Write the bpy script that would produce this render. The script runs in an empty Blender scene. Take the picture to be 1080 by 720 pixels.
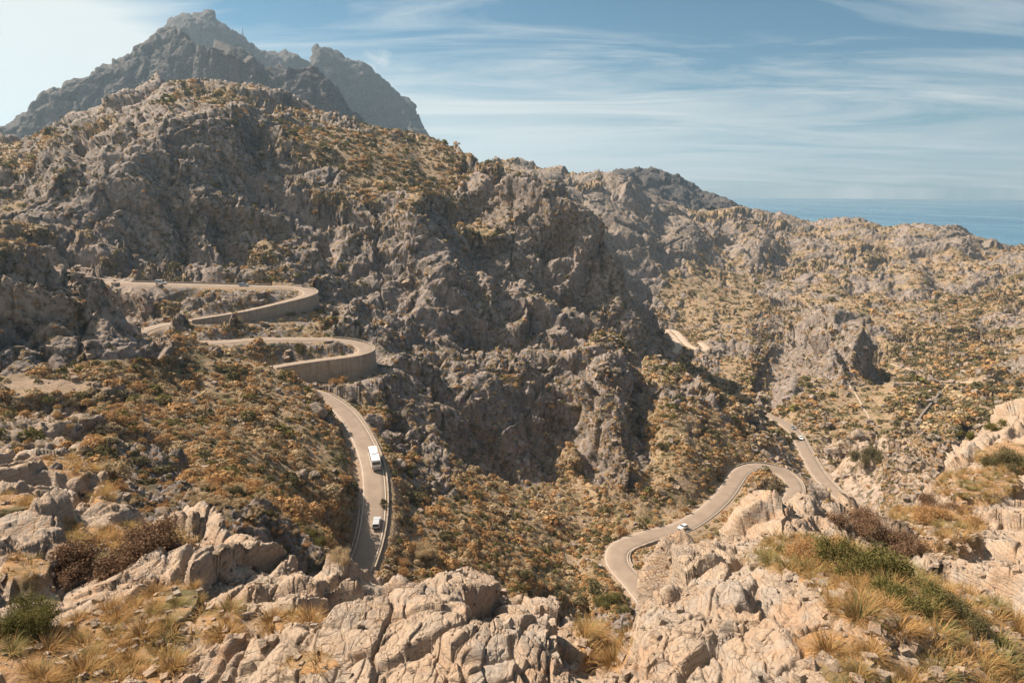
import bpy, math, time
import numpy as np
from concurrent.futures import ThreadPoolExecutor
from mathutils import Vector, Matrix

T0 = time.time()
def log(*a): print('[%.1fs]' % (time.time()-T0), *a, flush=True)
rng = np.random.default_rng(11)
SC = bpy.context.scene
COL = SC.collection
f32 = np.float32
R = math.radians

# ------------------------------------------------------------------ camera model
# all distances in metres; the camera stands CZ above the sea, looking along +Y
CZ = 230.0
F = 720.0
SEA_D = 18000.0
# sea edge sits on photo row 208.5
PITCH = math.atan((360-208.5)/F) + math.atan(CZ/SEA_D)
cp, sp_ = math.cos(PITCH), math.sin(PITCH)

def ray(px, py):
    x = (np.asarray(px, float)-540)/F
    y = (360-np.asarray(py, float))/F
    return x, cp + y*sp_, -sp_ + y*cp          # world x, y, z (unnormalised)
def azt(px, py):
    x, y, z = ray(px, py)
    return np.arctan2(x, y), z/np.hypot(x, y)
def at(px, py, d):
    x, y, z = ray(px, py)
    h = np.hypot(x, y)
    return np.stack([x/h*d, y/h*d, CZ + z/h*d], -1)
def at_z(px, py, H):
    x, y, z = ray(px, py)
    k = -H/z
    return np.stack([x*k, y*k, CZ + z*k], -1)
def project(P):
    x, y, z = P[..., 0], P[..., 1], P[..., 2]-CZ
    dep = y*cp - z*sp_
    up = y*sp_ + z*cp
    dep = np.where(dep < 1e-3, 1e-3, dep)
    return 540 + F*x/dep, 360 - F*up/dep

# ------------------------------------------------------------------ numpy noise
POOL = ThreadPoolExecutor(4)
def chunked(fn, *arrs, size=65536):
    n = len(arrs[0])
    if n == 0: return fn(*arrs)
    parts = [tuple(a[i:i+size] for a in arrs) for i in range(0, n, size)]
    res = list(POOL.map(lambda t: fn(*t), parts))
    if isinstance(res[0], tuple):
        return tuple(np.concatenate([r[k] for r in res]) for k in range(len(res[0])))
    return np.concatenate(res)
_g = rng.normal(size=(1024, 3)); _g /= np.linalg.norm(_g, axis=1, keepdims=True)
GX, GY, GZ = [np.ascontiguousarray(_g[:, k].astype(f32)) for k in range(3)]
_u = rng.random((1024, 8)).astype(f32)
U = [np.ascontiguousarray(_u[:, k]) for k in range(8)]
def _hash(ix, iy, iz, seed):
    h = ix*np.int32(374761393) ^ iy*np.int32(668265263) ^ iz*np.int32(1274126177) ^ np.int32(seed*7919+17)
    h = (h ^ (h >> 13))*np.int32(1103515245)
    return ((h ^ (h >> 16)) & 1023)
def _perlin(P, seed):
    with np.errstate(over='ignore'):
        fl = np.floor(P); i = fl.astype(np.int32); f = (P-fl).astype(f32)
        u = f*f*f*(f*(f*6-15)+10)
        out = 0
        for dx in (0, 1):
            wx = u[:, 0] if dx else 1-u[:, 0]
            for dy in (0, 1):
                wy = wx*(u[:, 1] if dy else 1-u[:, 1])
                for dz in (0, 1):
                    w = wy*(u[:, 2] if dz else 1-u[:, 2])
                    h = _hash(i[:, 0]+dx, i[:, 1]+dy, i[:, 2]+dz, seed)
                    out = out + w*(GX[h]*(f[:, 0]-dx)+GY[h]*(f[:, 1]-dy)+GZ[h]*(f[:, 2]-dz))
        return out*1.5
def perlin(P, seed=0): return chunked(lambda p: _perlin(p, seed), P.astype(f32))
def _facet(P, seed, ramp=.16):
    with np.errstate(over='ignore'):
        b = np.floor(P-0.5).astype(np.int32)
        d1 = np.full(len(P), 99, f32); d2 = d1.copy(); val = np.zeros(len(P), f32); v2 = np.zeros(len(P), f32); hid = v2
        for dx in (0, 1):
            for dy in (0, 1):
                for dz in (0, 1):
                    c0, c1, c2 = b[:, 0]+dx, b[:, 1]+dy, b[:, 2]+dz
                    h = _hash(c0, c1, c2, seed)
                    q0 = P[:, 0]-(c0+0.5+(U[0][h]-.5)*.85)
                    q1 = P[:, 1]-(c1+0.5+(U[1][h]-.5)*.85)
                    q2 = P[:, 2]-(c2+0.5+(U[2][h]-.5)*.85)
                    d = q0*q0+q1*q1+q2*q2
                    v = (U[3][h]-.5)*.8 + (GX[h]*q0+GY[h]*q1+GZ[h]*q2)*.75
                    near = d < d1
                    sec = ~near & (d < d2)
                    v2 = np.where(near, val, np.where(sec, v, v2))
                    d2 = np.where(near, d1, np.minimum(d2, d))
                    val = np.where(near, v, val)
                    d1 = np.where(near, d, d1)
        crk = np.sqrt(d2)-np.sqrt(d1)
        # neighbouring blocks meet over a short ramp, not a sheer step
        e = .5+.5*np.clip(crk/ramp, 0, 1)
        return val*e+v2*(1-e), crk, hid
def facet(P, seed=0, ramp=.16): return chunked(lambda p: _facet(p, seed, ramp), np.ascontiguousarray(P.astype(f32)))
def fbm(P, lam, octs, seed=0, gain=.5):
    out = 0; a = 1; s = 0
    for k in range(octs):
        out = out + a*perlin(P/lam, seed+k); s += a; a *= gain; lam /= 2.03
    return out/s
def sstep(a, b, x):
    t = np.clip((x-a)/(b-a), 0, 1); return t*t*(3-2*t)

# ------------------------------------------------------------------ terrain: lofted ridge / valley lines (photo column, photo row, distance)
def drop(line, kd, slope):
    out = []
    for px, py, d in line:
        s = slope(px) if callable(slope) else slope
        a, t = azt(px, py)
        d2 = d*kd; t2 = (t*d - s*(d2-d))/d2
        out.append((a, t2, d2))
    return out
def conv(line): return [(*azt(px, py), d) for px, py, d in line]

A4 = [(-250,455,75),(0,470,62),(60,476,60),(100,497,52),(125,530,44),(160,543,40),(200,541,38),(240,548,35),(275,565,31),(310,590,27),(345,603,25),
      (375,606,23.5),(405,606,23),(430,592,23),(480,585,22.5),(510,592,21.5),(545,612,20),(590,622,19),(612,642,18),(636,680,17.5),(655,684,17.5),(668,634,19),
      (690,592,21.5),(720,573,24),(760,557,27),(795,546,30),(850,546,33),(900,556,37),(925,558,42),(945,540,55),(970,518,72),(994,499,88),(1025,457,112),
      (1060,446,130),(1080,438,145),(1330,400,200)]
LINES = [
 conv([(-250,1150,4.2),(540,1150,4),(1330,1150,4.2)]),
 conv([(-250,760,15),(0,760,14),(200,760,13),(330,760,11),(450,760,9.5),(560,760,9.5),(650,760,10),(700,760,10),(850,760,9.5),(1000,760,11),(1080,760,13),(1330,760,17)]),
 conv([(-250,640,21),(0,640,21),(120,650,19),(230,650,17),(330,660,14.5),(450,650,13.5),(560,660,13),(640,712,12),(690,668,13),(800,640,14),(900,650,13.5),(1000,640,17),(1080,640,20),(1330,640,26)]),
 conv([(-250,550,34),(0,560,32),(120,575,28),(230,585,25),(310,615,21),(380,630,18.5),(450,612,18),(540,628,17),(600,650,15.5),(636,694,15),(655,696,15),(672,640,16.5),(740,597,19),(800,587,20),(880,592,21),(960,580,28),(1020,560,36),(1080,550,42),(1330,540,60)]),
 conv(A4),
 drop(A4, 1.3, lambda p: .75 if p < 110 else (.55 if p > 940 else 1.3)),
 # slopes beyond the outcrop
 conv([(-250,470,110),(0,482,105),(60,492,100),(125,548,80),(200,562,72),(250,578,68),(310,612,70),(345,622,80),(380,628,105),(430,618,120),(480,612,135),(545,632,140),(600,655,140),(645,700,112),(680,640,165),(720,600,188),(790,562,222),(850,560,232),(900,565,236),(930,558,240),(970,526,250),(994,507,290),(1025,467,380),(1080,450,420),(1330,430,450)]),
 conv([(-250,440,140),(0,440,140),(60,432,148),(130,480,122),(200,490,120),(250,500,118),(310,530,125),(350,545,140),(385,560,150),(430,545,165),(480,545,172),(545,570,180),(600,600,180),(640,612,172),(668,612,176),(700,575,205),(750,545,228),(790,530,240),(835,530,251),(870,540,255),(915,542,258),(950,515,275),(994,480,320),(1025,456,400),(1080,442,440),(1330,420,480)]),
 conv([(-250,400,180),(0,405,178),(60,405,180),(130,420,170),(200,440,170),(250,450,172),(310,470,175),(360,480,180),(393,490,180),(430,500,187),(480,510,200),(545,530,205),(600,550,208),(640,575,200),(690,552,220),(745,535,235),(790,505,262),(825,500,274),(850,500,290),(880,518,281),(920,515,285),(960,490,310),(994,470,340),(1025,446,425),(1080,430,470),(1330,410,500)]),
 conv([(-250,375,195),(0,380,189),(60,384,189),(125,392,188),(200,402,203),(250,415,200),(310,437,194),(350,440,198),(380,458,197),(400,472,198),(430,475,210),(480,485,215),(545,500,228),(600,515,235),(640,530,225),(700,510,240),(745,490,263),(790,482,290),(825,485,300),(855,487,321),(880,495,315),(920,490,325),(960,470,350),(994,456,380),(1025,436,440),(1080,420,490),(1330,400,520)]),
 conv([(-250,255,240),(0,262,244),(45,268,243),(80,278,241),(110,296,238),(130,325,232),(145,341,228),(175,345,235),(225,355,235),(262,371,228),(300,390,221),(330,407,215),(350,418,210),(380,442,206),(400,450,212),(430,455,225),(480,465,232),(545,475,245),(600,480,258),(640,488,240),(664,488,237),(690,482,266),(705,474,268),(745,460,292),(790,460,318),(825,462,345),(840,457,372),(880,470,360),(920,465,380),(960,450,410),(994,440,430),(1025,428,460),(1080,412,520),(1330,390,560)]),
 conv([(-250,300,265),(0,305,262),(80,320,258),(130,352,250),(175,362,256),(225,376,253),(262,392,247),(300,405,245),(330,413,238),(350,418,236),(380,425,236),(400,430,230),(430,425,240),(480,430,250),(545,440,265),(600,445,280),(632,446,264),(656,448,260),(684,447,292),(700,440,294),(745,435,316),(790,438,352),(815,440,401),(840,440,405),(880,450,400),(920,445,420),(960,430,440),(994,425,470),(1025,418,500),(1080,400,560),(1330,380,600)]),
 conv([(-250,290,300),(0,290,300),(80,302,298),(130,318,296),(175,345,285),(225,362,262),(300,370,258),(350,372,262),(380,373,268),(400,381,266),(430,385,267),(480,390,276),(545,400,290),(600,405,300),(628,408,288),(648,411,286),(678,410,320),(700,405,322),(745,415,345),(790,430,385),(815,430,425),(840,420,450),(880,425,455),(920,420,470),(960,410,490),(994,412,510),(1025,405,540),(1080,385,610),(1330,365,650)]),
 conv([(-250,280,345),(0,282,345),(80,290,342),(130,299,338),(200,303,337),(300,305,338),(330,313,334),(350,315,328),(380,330,318),(400,335,312),(430,335,315),(480,345,325),(545,350,345),(600,360,340),(640,366,342),(668,376,364),(700,384,366),(745,405,378),(790,428,405),(808,433,428),(840,405,480),(880,400,490),(920,400,520),(960,395,540),(994,395,560),(1025,392,585),(1080,370,670),(1330,350,700)]),
 conv([(-250,245,400),(0,240,400),(80,245,398),(130,245,395),(200,262,380),(300,262,380),(350,265,373),(380,265,370),(400,262,370),(430,258,372),(480,290,385),(545,295,400),(600,325,405),(640,350,400),(700,382,380),(745,406,392),(790,429,415),(815,414,500),(840,388,540),(880,358,555),(905,366,575),(935,392,565),(960,386,600),(994,380,610),(1025,378,640),(1080,355,730),(1330,330,780)]),
 conv([(-250,205,480),(0,200,480),(80,190,440),(130,180,425),(200,190,412),(300,205,420),(350,212,425),(400,212,430),(440,206,425),(480,246,430),(545,325,425),(600,368,430),(640,395,425),(700,420,405),(745,425,430),(790,436,445),(815,396,580),(840,372,620),(872,343,612),(895,346,620),(920,372,640),(960,375,650),(994,370,680),(1025,362,720),(1080,335,820),(1330,310,860)]),
 conv([(-250,175,620),(0,165,620),(80,140,520),(130,125,490),(180,112,470),(240,118,470),(300,150,490),(350,165,490),(400,185,480),(440,203,470),(480,225,490),(545,266,452),(600,302,452),(640,332,446),(680,366,440),(700,388,440),(745,420,480),(790,425,480),(815,378,660),(840,357,700),(880,352,680),(920,358,710),(960,360,720),(994,350,760),(1025,345,800),(1080,315,920),(1330,290,960)]),
 conv([(-250,165,900),(0,150,900),(60,134,880),(130,110,860),(200,89,840),(250,92,830),(330,116,800),(400,136,760),(455,150,690),(500,166,600),(520,175,560),(560,189,515),(600,205,498),(635,225,490),(655,268,482),(670,303,476),(690,349,468),(700,381,466),(711,394,500),(722,402,530),(745,402,535),(790,403,535),(815,361,710),(840,345,760),(880,335,780),(920,340,800),(960,345,800),(994,335,850),(1025,325,900),(1080,295,1020),(1330,275,1050)]),
 conv([(-250,170,1050),(0,155,1050),(200,115,1050),(330,145,1000),(455,178,900),(520,205,800),(600,245,700),(635,268,670),(655,305,640),(670,330,640),(690,352,665),(705,350,735),(722,364,695),(745,372,660),(790,372,650),(815,347,790),(840,335,830),(880,325,870),(920,325,880),(960,330,880),(994,320,930),(1025,310,1000),(1080,280,1120),(1330,265,1150)]),
 conv([(-250,180,1200),(0,165,1200),(455,195,1050),(520,215,950),(600,260,850),(635,285,830),(655,312,820),(690,335,845),(745,345,800),(790,347,775),(815,330,860),(840,315,930),(880,305,980),(920,305,1000),(960,310,1000),(1025,290,1120),(1080,268,1250),(1330,262,1260)]),
 conv([(-250,180,1400),(0,165,1400),(455,192,1250),(520,195,1100),(560,195,1080),(600,213,1030),(640,235,1010),(680,262,1000),(705,295,960),(745,302,970),(790,315,950),(840,290,1080),(880,280,1120),(960,280,1180),(1025,272,1280),(1080,265,1340),(1330,270,1350)]),
 conv([(-250,185,1600),(0,168,1600),(455,186,1450),(500,177,1350),(522,171,1320),(545,167,1300),(565,176,1280),(590,180,1250),(615,183,1220),(640,182,1220),(660,187,1240),(690,206,1280),(740,221,1350),(775,217,1450),(800,222,1480),(845,231,1500),(870,236,1500),(900,232,1500),(935,240,1480),(960,236,1450),(1000,240,1430),(1030,250,1420),(1080,259,1410),(1330,275,1410)]),
 conv([(-250,190,1800),(0,165,1960),(200,110,1820),(330,120,1600),(455,195,1650),(545,190,1600),(640,200,1600),(690,218,1650),(740,228,1700),(775,228,1750),(845,262,1850),(900,264,1850),(1000,272,1800),(1080,288,1800),(1330,300,1800)]),
 conv([(-250,165,2100),(0,127,2100),(35,109,2050),(70,92,2050),(130,62,2050),(165,38,2050),(185,28,2000),(210,47,1850),(228,47,1780),(250,53,1740),(262,60,1720),(285,75,1720),(300,73,1720),(330,70,1720),(350,88,1720),(375,122,1720),(400,142,1720),(455,188,1760),(540,192,1850),(600,202,1950),(640,186,2050),(665,179,2100),(690,179,2100),(710,184,2080),(740,200,2050),(770,211,2000),(790,224,2000),(845,268,2050),(1080,296,2050),(1330,310,2050)]),
 conv([(-250,190,2400),(0,155,2700),(185,62,2800),(228,85,2760),(330,105,2740),(400,165,2700),(455,195,2300),(600,215,2400),(690,215,2500),(790,245,2400),(1080,300,2400),(1330,315,2400)]),
 conv([(-250,190,3000),(0,152,3000),(100,92,3000),(150,54,3000),(172,33,3000),(185,22,3000),(203,14.5,3000),(215,13,3000),(222,13,3000),(230,20,3000),(250,36,3000),(280,56,3000),(293,58,3000),(305,53,3000),(316,59,3000),(328,65,3000),(334,50,3000),(343,49,3000),(352,52,3000),(375,63,3000),(400,82,3000),(430,105,3000),(443,124,3000),(449,135,3000),(455,149,3000),(462,172,3000),(480,202,3000),(600,218,3000),(1080,302,2900),(1330,315,2900)]),
 conv([(-250,230,3900),(0,210,3900),(215,140,3900),(455,235,3900),(600,245,3800),(1080,306,3400),(1330,318,3400)]),
]
I_FG, I_SKY, I_FAR, I_END = 5, 18, 22, len(LINES)-1      # band limits (line numbers)

def pchip1(x, y, xi):
    x = np.asarray(x); y = np.asarray(y); h = np.diff(x); dl = np.diff(y)/h
    m = np.zeros_like(y)
    w1 = 2*h[1:]+h[:-1]; w2 = h[1:]+2*h[:-1]
    same = dl[1:]*dl[:-1] > 0
    with np.errstate(divide='ignore', invalid='ignore'):
        hm = (w1+w2)/(w1/dl[:-1]+w2/dl[1:])
    m[1:-1] = np.where(same, hm, 0); m[0] = dl[0]; m[-1] = dl[-1]
    xi = np.clip(xi, x[0], x[-1])
    k = np.clip(np.searchsorted(x, xi)-1, 0, len(x)-2)
    t = (xi-x[k])/h[k]
    return ((1+2*t)*(1-t)**2*y[k] + t*(1-t)**2*h[k]*m[k] + t*t*(3-2*t)*y[k+1] + t*t*(t-1)*h[k]*m[k+1])

def loft(ncol, AZ):
    """knots per column: ln d (ncol,K), t (ncol,K)"""
    az = np.linspace(-AZ, AZ, ncol)
    L, Tt = [], []
    for ln in LINES:
        ln = sorted(ln)
        a = np.array([p[0] for p in ln]); t = np.array([p[1] for p in ln]); l = np.log([p[2] for p in ln])
        keep = np.concatenate([[True], np.diff(a) > 1e-5]); a, t, l = a[keep], t[keep], l[keep]
        L.append(pchip1(a, l, az)); Tt.append(pchip1(a, t, az))
    L = np.array(L).T; Tt = np.array(Tt).T
    for k in range(1, L.shape[1]):
        L[:, k] = np.maximum(L[:, k], L[:, k-1]+0.012)
    return az, L, Tt

def band(ncol, nrow, k0, k1, AZ, kx):
    """grid of points (ncol,nrow,3) following the lofted lines k0..k1, rows spread by their length on the photo and in depth"""
    az, L, Tt = loft(ncol, AZ)
    h = np.diff(L, axis=1); dl = np.diff(Tt, axis=1)/h
    m = np.zeros_like(Tt)
    w1 = 2*h[:, 1:]+h[:, :-1]; w2 = h[:, 1:]+2*h[:, :-1]
    with np.errstate(divide='ignore', invalid='ignore'):
        hm = (w1+w2)/(w1/dl[:, :-1]+w2/dl[:, 1:])
    m[:, 1:-1] = np.where(dl[:, 1:]*dl[:, :-1] > 0, hm, 0); m[:, 0] = dl[:, 0]; m[:, -1] = dl[:, -1]
    NS = 48
    s = np.arange(NS)/NS
    ll, tt = [], []
    for k in range(k0, k1):
        x = s[None]; hk = h[:, k:k+1]
        ll.append(L[:, k:k+1]+x*hk)
        tt.append((1+2*x)*(1-x)**2*Tt[:, k:k+1]+x*(1-x)**2*hk*m[:, k:k+1]+x*x*(3-2*x)*Tt[:, k+1:k+2]+x*x*(x-1)*hk*m[:, k+1:k+2])
    ll.append(L[:, k1:k1+1]); tt.append(Tt[:, k1:k1+1])
    ll = np.concatenate(ll, 1); tt = np.concatenate(tt, 1)
    dt = np.diff(tt, axis=1)*F
    ds = np.sqrt(np.where(dt > 0, dt, dt*.45)**2 + (kx*np.diff(ll, axis=1))**2)
    cs = np.concatenate([np.zeros((ncol, 1)), np.cumsum(ds, 1)], 1)
    # even the spacing out between neighbouring columns
    cs /= cs[:, -1:]
    out_l = np.empty((ncol, nrow)); out_t = np.empty((ncol, nrow)); u = np.linspace(0, 1, nrow)
    for i in range(ncol):
        out_l[i] = np.interp(u, cs[i], ll[i]); out_t[i] = np.interp(u, cs[i], tt[i])
    d = np.exp(out_l)
    P = np.stack([np.sin(az)[:, None]*d, np.cos(az)[:, None]*d, CZ+out_t*d], -1)
    return P, d

def grid_normals(P):
    du = np.empty_like(P); dv = np.empty_like(P)
    du[1:-1] = P[2:]-P[:-2]; du[0] = P[1]-P[0]; du[-1] = P[-1]-P[-2]
    dv[:, 1:-1] = P[:, 2:]-P[:, :-2]; dv[:, 0] = P[:, 1]-P[:, 0]; dv[:, -1] = P[:, -1]-P[:, -2]
    n = np.cross(du, dv)
    n /= np.linalg.norm(n, axis=-1, keepdims=True)+1e-9
    return n

# ------------------------------------------------------------------ roads: (photo column, photo row, metres below the camera)
ROADS = {
 'upper': dict(pts=[(70,297,41),(118,298,41.3),(200,300,42.4),(260,301.5,43.4),(300,302.5,44.3),(318,304,44.9),(328,308.5,45.7),(320,313.5,46.7),(300,318.5,47.6),(260,328,49.7),(220,335,51.5),(180,341,53.0),(152,348,54.0),(142,356,54.8),(158,361,55.2),(190,361.5,55.5),(225,361,55.9),(262,358.5,56.4),(300,357.5,57.0),(340,357.5,58.0),(368,360,59.0),(384,365.5,60),(386,371,60.6),(372,375.5,61.2),(345,379,62),(315,383,62.8),(285,388,63.6),(264,393.5,64.4),(258,400,65.1),(272,406,65.8),(300,409,66.6),(330,413.5,67.6),(352,425,69),(368,440,70.2),(382,463,71.6),(392,490,73),(395,520,75),(393,550,77),(387,578,79.2),(378,602,81)], w=2.9),
 'lower': dict(pts=[(690,640,104.5),(668,614,106),(652,596,107),(650,585,107.6),(657,575,108),(690,563,109),(718,556,110),(742,542,111.5),(762,524,112.7),(775,506,113.5),(783,496,114),(800,491,115),(822,496,116),(836,508,117),(838,519,117.6),(832,532,118.4),(822,546,119.3),(820,560,120.5),(850,572,122),(895,562,124),(915,543,126),(900,532,126.6),(880,518,127.4),(862,498,128.6),(850,477,130),(838,456,131.2),(826,446,131.9),(812,439,132.5),(800,434,133.2),(790,430,134)], w=3.4),
 'far': dict(pts=[(711,372,149),(716,364,149.3),(710,355,149.5),(703,349,149.6),(711,348.5,149.7),(718,355,149.8),(724,362,150),(733,367,150.3),(743,369.5,150.6),(745,366,150.8),(738,361,151)], w=3.2),
}
def catmull(P, n=14):
    P = np.asarray(P); Q = np.vstack([2*P[0]-P[1], P, 2*P[-1]-P[-2]])
    out = []
    for i in range(1, len(Q)-2):
        p0, p1, p2, p3 = Q[i-1:i+3]
        t = np.linspace(0, 1, n, endpoint=False)[:, None]
        out.append(.5*((2*p1)+(-p0+p2)*t+(2*p0-5*p1+4*p2-p3)*t*t+(-p0+3*p1-3*p2+p3)*t**3))
    out.append(P[-1:]); return np.concatenate(out)
def resample(P, step):
    s = np.concatenate([[0], np.cumsum(np.linalg.norm(np.diff(P[:, :2], axis=0), axis=1))])
    n = max(int(s[-1]/step), 2); u = np.linspace(0, s[-1], n+1)
    return np.stack([np.interp(u, s, P[:, k]) for k in range(3)], -1)
def smooth(P, it):
    for _ in range(it):
        Q = P.copy(); Q[1:-1] = .25*P[:-2]+.5*P[1:-1]+.25*P[2:]; P = Q
    return P
for name, rd in ROADS.items():
    a = np.array(rd['pts'], float)
    P = at_z(a[:, 0], a[:, 1], a[:, 2])
    P = resample(catmull(P), 1.0)
    P = smooth(P, 12)
    z = P[:, 2]
    P[:, 2] = smooth(P, 60)[:, 2]
    rd['P'] = P
    t = np.gradient(P[:, :2], axis=0); t /= np.linalg.norm(t, axis=1, keepdims=True)+1e-9
    rd['T'] = t; rd['N'] = np.stack([t[:, 1], -t[:, 0]], -1)       # right-hand side
    px, py = project(P); rd['px'], rd['py'] = px, py
    log('road', name, 'length', len(P), 'z', P[0, 2], P[-1, 2])
RP = np.concatenate([r['P'] for r in ROADS.values()])
RN = np.concatenate([r['N'] for r in ROADS.values()])
RW = np.concatenate([np.full(len(r['P']), r['w']) for r in ROADS.values()])
# retaining walls: side (+1 right, -1 left of travel) and height along each road sample
RWALL = np.zeros(len(RP)); RSIDE = np.zeros(len(RP)); RFOOT = np.full(len(RP), .12)
def idx_near(road, px, py):
    r = ROADS[road]; return int(np.argmin((r['px']-px)**2+(r['py']-py)**2*4))
_off = {}; _o = 0
for n_, r in ROADS.items(): _off[n_] = _o; _o += len(r['P'])
WALLS = []
def wall(road, a, b, side, h0, h1, nm):
    """a, b: photo points on the road where the wall starts and ends"""
    i, j = idx_near(road, *a), idx_near(road, *b)
    if i > j: i, j = j, i
    u = np.linspace(0, 1, j-i+1)
    hh = h0+(h1-h0)*np.interp(u, *{'curved': ([0, .1, .25, 1], [.7, 1, .9, 0]), 'curved2': ([0, .2, .45, .8, 1], [.2, .9, 1, .75, .2]), 'straight': ([0, .5, 1], [.5, 1, .5])}[nm])
    o = _off[road]
    RWALL[o+i:o+j+1] = hh; RSIDE[o+i:o+j+1] = side; RFOOT[o+i:o+j+1] = .30 if nm == 'curved' else .12
    WALLS.append((road, i, j, side, hh, nm))
u0 = idx_near('upper', 300, 302.5)
wall('upper', (316, 303.6), (205, 338), -1, .5, 6.6, 'curved')
wall('upper', (350, 358), (268, 392), -1, 2.5, 7.6, 'curved2')
wall('upper', (135, 299), (285, 302), -1, 3.5, 4.5, 'straight')

# nearest road sample on a plan raster
gx0, gy0, gc = -190.0, 90.0, 1.5
gnx, gny = int(520/gc), int(760/gc)
gx = gx0+(np.arange(gnx)+.5)*gc; gy = gy0+(np.arange(gny)+.5)*gc
NEAR = np.empty((gnx, gny), np.int32)
def _nr(i):
    d = (gx[i:i+8, None, None]-RP[None, None, :, 0])**2+(gy[None, :, None]-RP[None, None, :, 1])**2
    NEAR[i:i+8] = d.argmin(-1)
list(POOL.map(_nr, range(0, gnx, 8)))
log('raster')
def road_query(X, Y):
    """(index of nearest road sample, plan distance to the centre line, signed side)"""
    i = ((X-gx0)/gc).astype(int); j = ((Y-gy0)/gc).astype(int)
    ok = (i >= 0) & (i < gnx) & (j >= 0) & (j < gny)
    k = np.where(ok, NEAR[np.clip(i, 0, gnx-1), np.clip(j, 0, gny-1)], 0)
    best = np.full(len(X), 1e9); kb = k.copy()
    for o in (-2, -1, 0, 1, 2):
        kk = np.clip(k+o, 0, len(RP)-1)
        d = (X-RP[kk, 0])**2+(Y-RP[kk, 1])**2
        m = d < best; best = np.where(m, d, best); kb = np.where(m, kk, kb)
    dx, dy = X-RP[kb, 0], Y-RP[kb, 1]
    side = dx*RN[kb, 0]+dy*RN[kb, 1]
    dist = np.where(ok, np.sqrt(best), 1e6)
    return kb, dist, side
def carve(P, delta=None, soft=True):
    """seat the ground on the roads"""
    X, Y = P[:, 0], P[:, 1]
    k, dist, side = road_query(X, Y)
    z = P[:, 2].copy()
    if delta is not None:
        z += delta[k]*np.exp(-(dist/20)**2)*(dist < 60)
    w = RW[k]
    rz = RP[k, 2]
    # below a retaining wall
    on = (RSIDE[k] != 0) & (side*RSIDE[k] > 0)
    foot = rz-RWALL[k]-RFOOT[k]*np.maximum(dist-w, 0)
    fw = on & (dist > w-1.0)
    bl = np.where(RFOOT[k] > .2, sstep(w+9, w+20, dist), sstep(w+3, w+12, dist))
    z = np.where(fw, np.maximum(foot*(1-bl)+z*bl, np.minimum(z, foot)), z)
    z = np.where(fw & (dist < w+np.where(RFOOT[k] > .2, 8, 2)), foot, z)
    # verge and bed
    b = sstep(w+1.0, w+5.5, dist)
    b = np.where(on, (dist > w-1.0).astype(float), b)
    bed = rz-.22-.10*sstep(w+.2, w+1.2, dist)
    z = np.where(dist < w+6, bed*(1-b)+z*b, z)
    return z, dist, k

# ------------------------------------------------------------------ masks: where bare rock / scrub lies (photo ellipses on the ground)
BIAS = [ # px, py, rx, ry, rock bias
 (575,312,34,13,-.6),(640,360,32,13,-.6),(500,245,40,14,-.4),(430,185,70,26,-.3),
 (655,440,22,60,.7),(600,390,40,50,.3),(250,470,150,70,-.72),(330,520,90,70,-.6),(210,390,90,30,-.5),(470,560,110,45,-.42),(560,580,120,60,-.55),(700,520,90,55,-.75),(740,450,50,40,-.3),
 (950,425,110,40,-.5),(1000,300,120,60,-.05),(850,250,120,30,0),
 (60,405,70,10,-1.0),(120,395,40,12,-1.0),(70,330,80,55,.6),(40,445,60,25,.25),(165,492,45,38,1.0),(345,440,14,10,.5),
 (330,150,110,35,-.22),(60,170,90,40,-.2),(430,180,70,40,-.15),(180,180,100,70,.35),(470,330,90,80,.35),(705,385,22,18,-.5),(600,300,90,90,.3),(440,420,60,50,.25),
 (880,370,60,28,.35),(920,480,90,40,.28),(1000,490,70,40,.4),(360,290,30,50,.35),(680,270,50,60,.15),(700,300,20,25,-.35),(750,310,45,40,-.35),
]
VEG = [ # grass pockets of the near outcrop: px, py, rx, ry, rotation deg
 (60,692,130,34,8),(140,655,60,24,0),(230,655,30,18,0),(100,572,40,14,10),(20,530,40,9,0),(165,562,45,10,5),(185,632,30,20,0),(30,600,30,12,0),
 (860,590,62,26,12),(930,630,80,42,25),(1010,665,90,45,20),(900,700,70,30,25),(1050,700,70,40,0),(1000,560,40,12,0),(930,545,40,14,0),(985,545,40,14,0),
 (1030,510,50,16,0),(310,655,30,12,0),(650,680,14,30,0),(625,672,12,20,0),(80,490,45,9,5),(115,520,18,12,0),(330,700,30,12,0),(1060,480,30,16,0),
]
def ell(px, py, e):
    cx, cy, rx, ry = e[:4]; a = R(e[4]) if len(e) > 5 or (e in VEG) else 0
    dx, dy = px-cx, py-cy
    u = (dx*math.cos(a)+dy*math.sin(a))/rx; v = (-dx*math.sin(a)+dy*math.cos(a))/ry
    return np.exp(-(u*u+v*v)**1.5)

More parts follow.
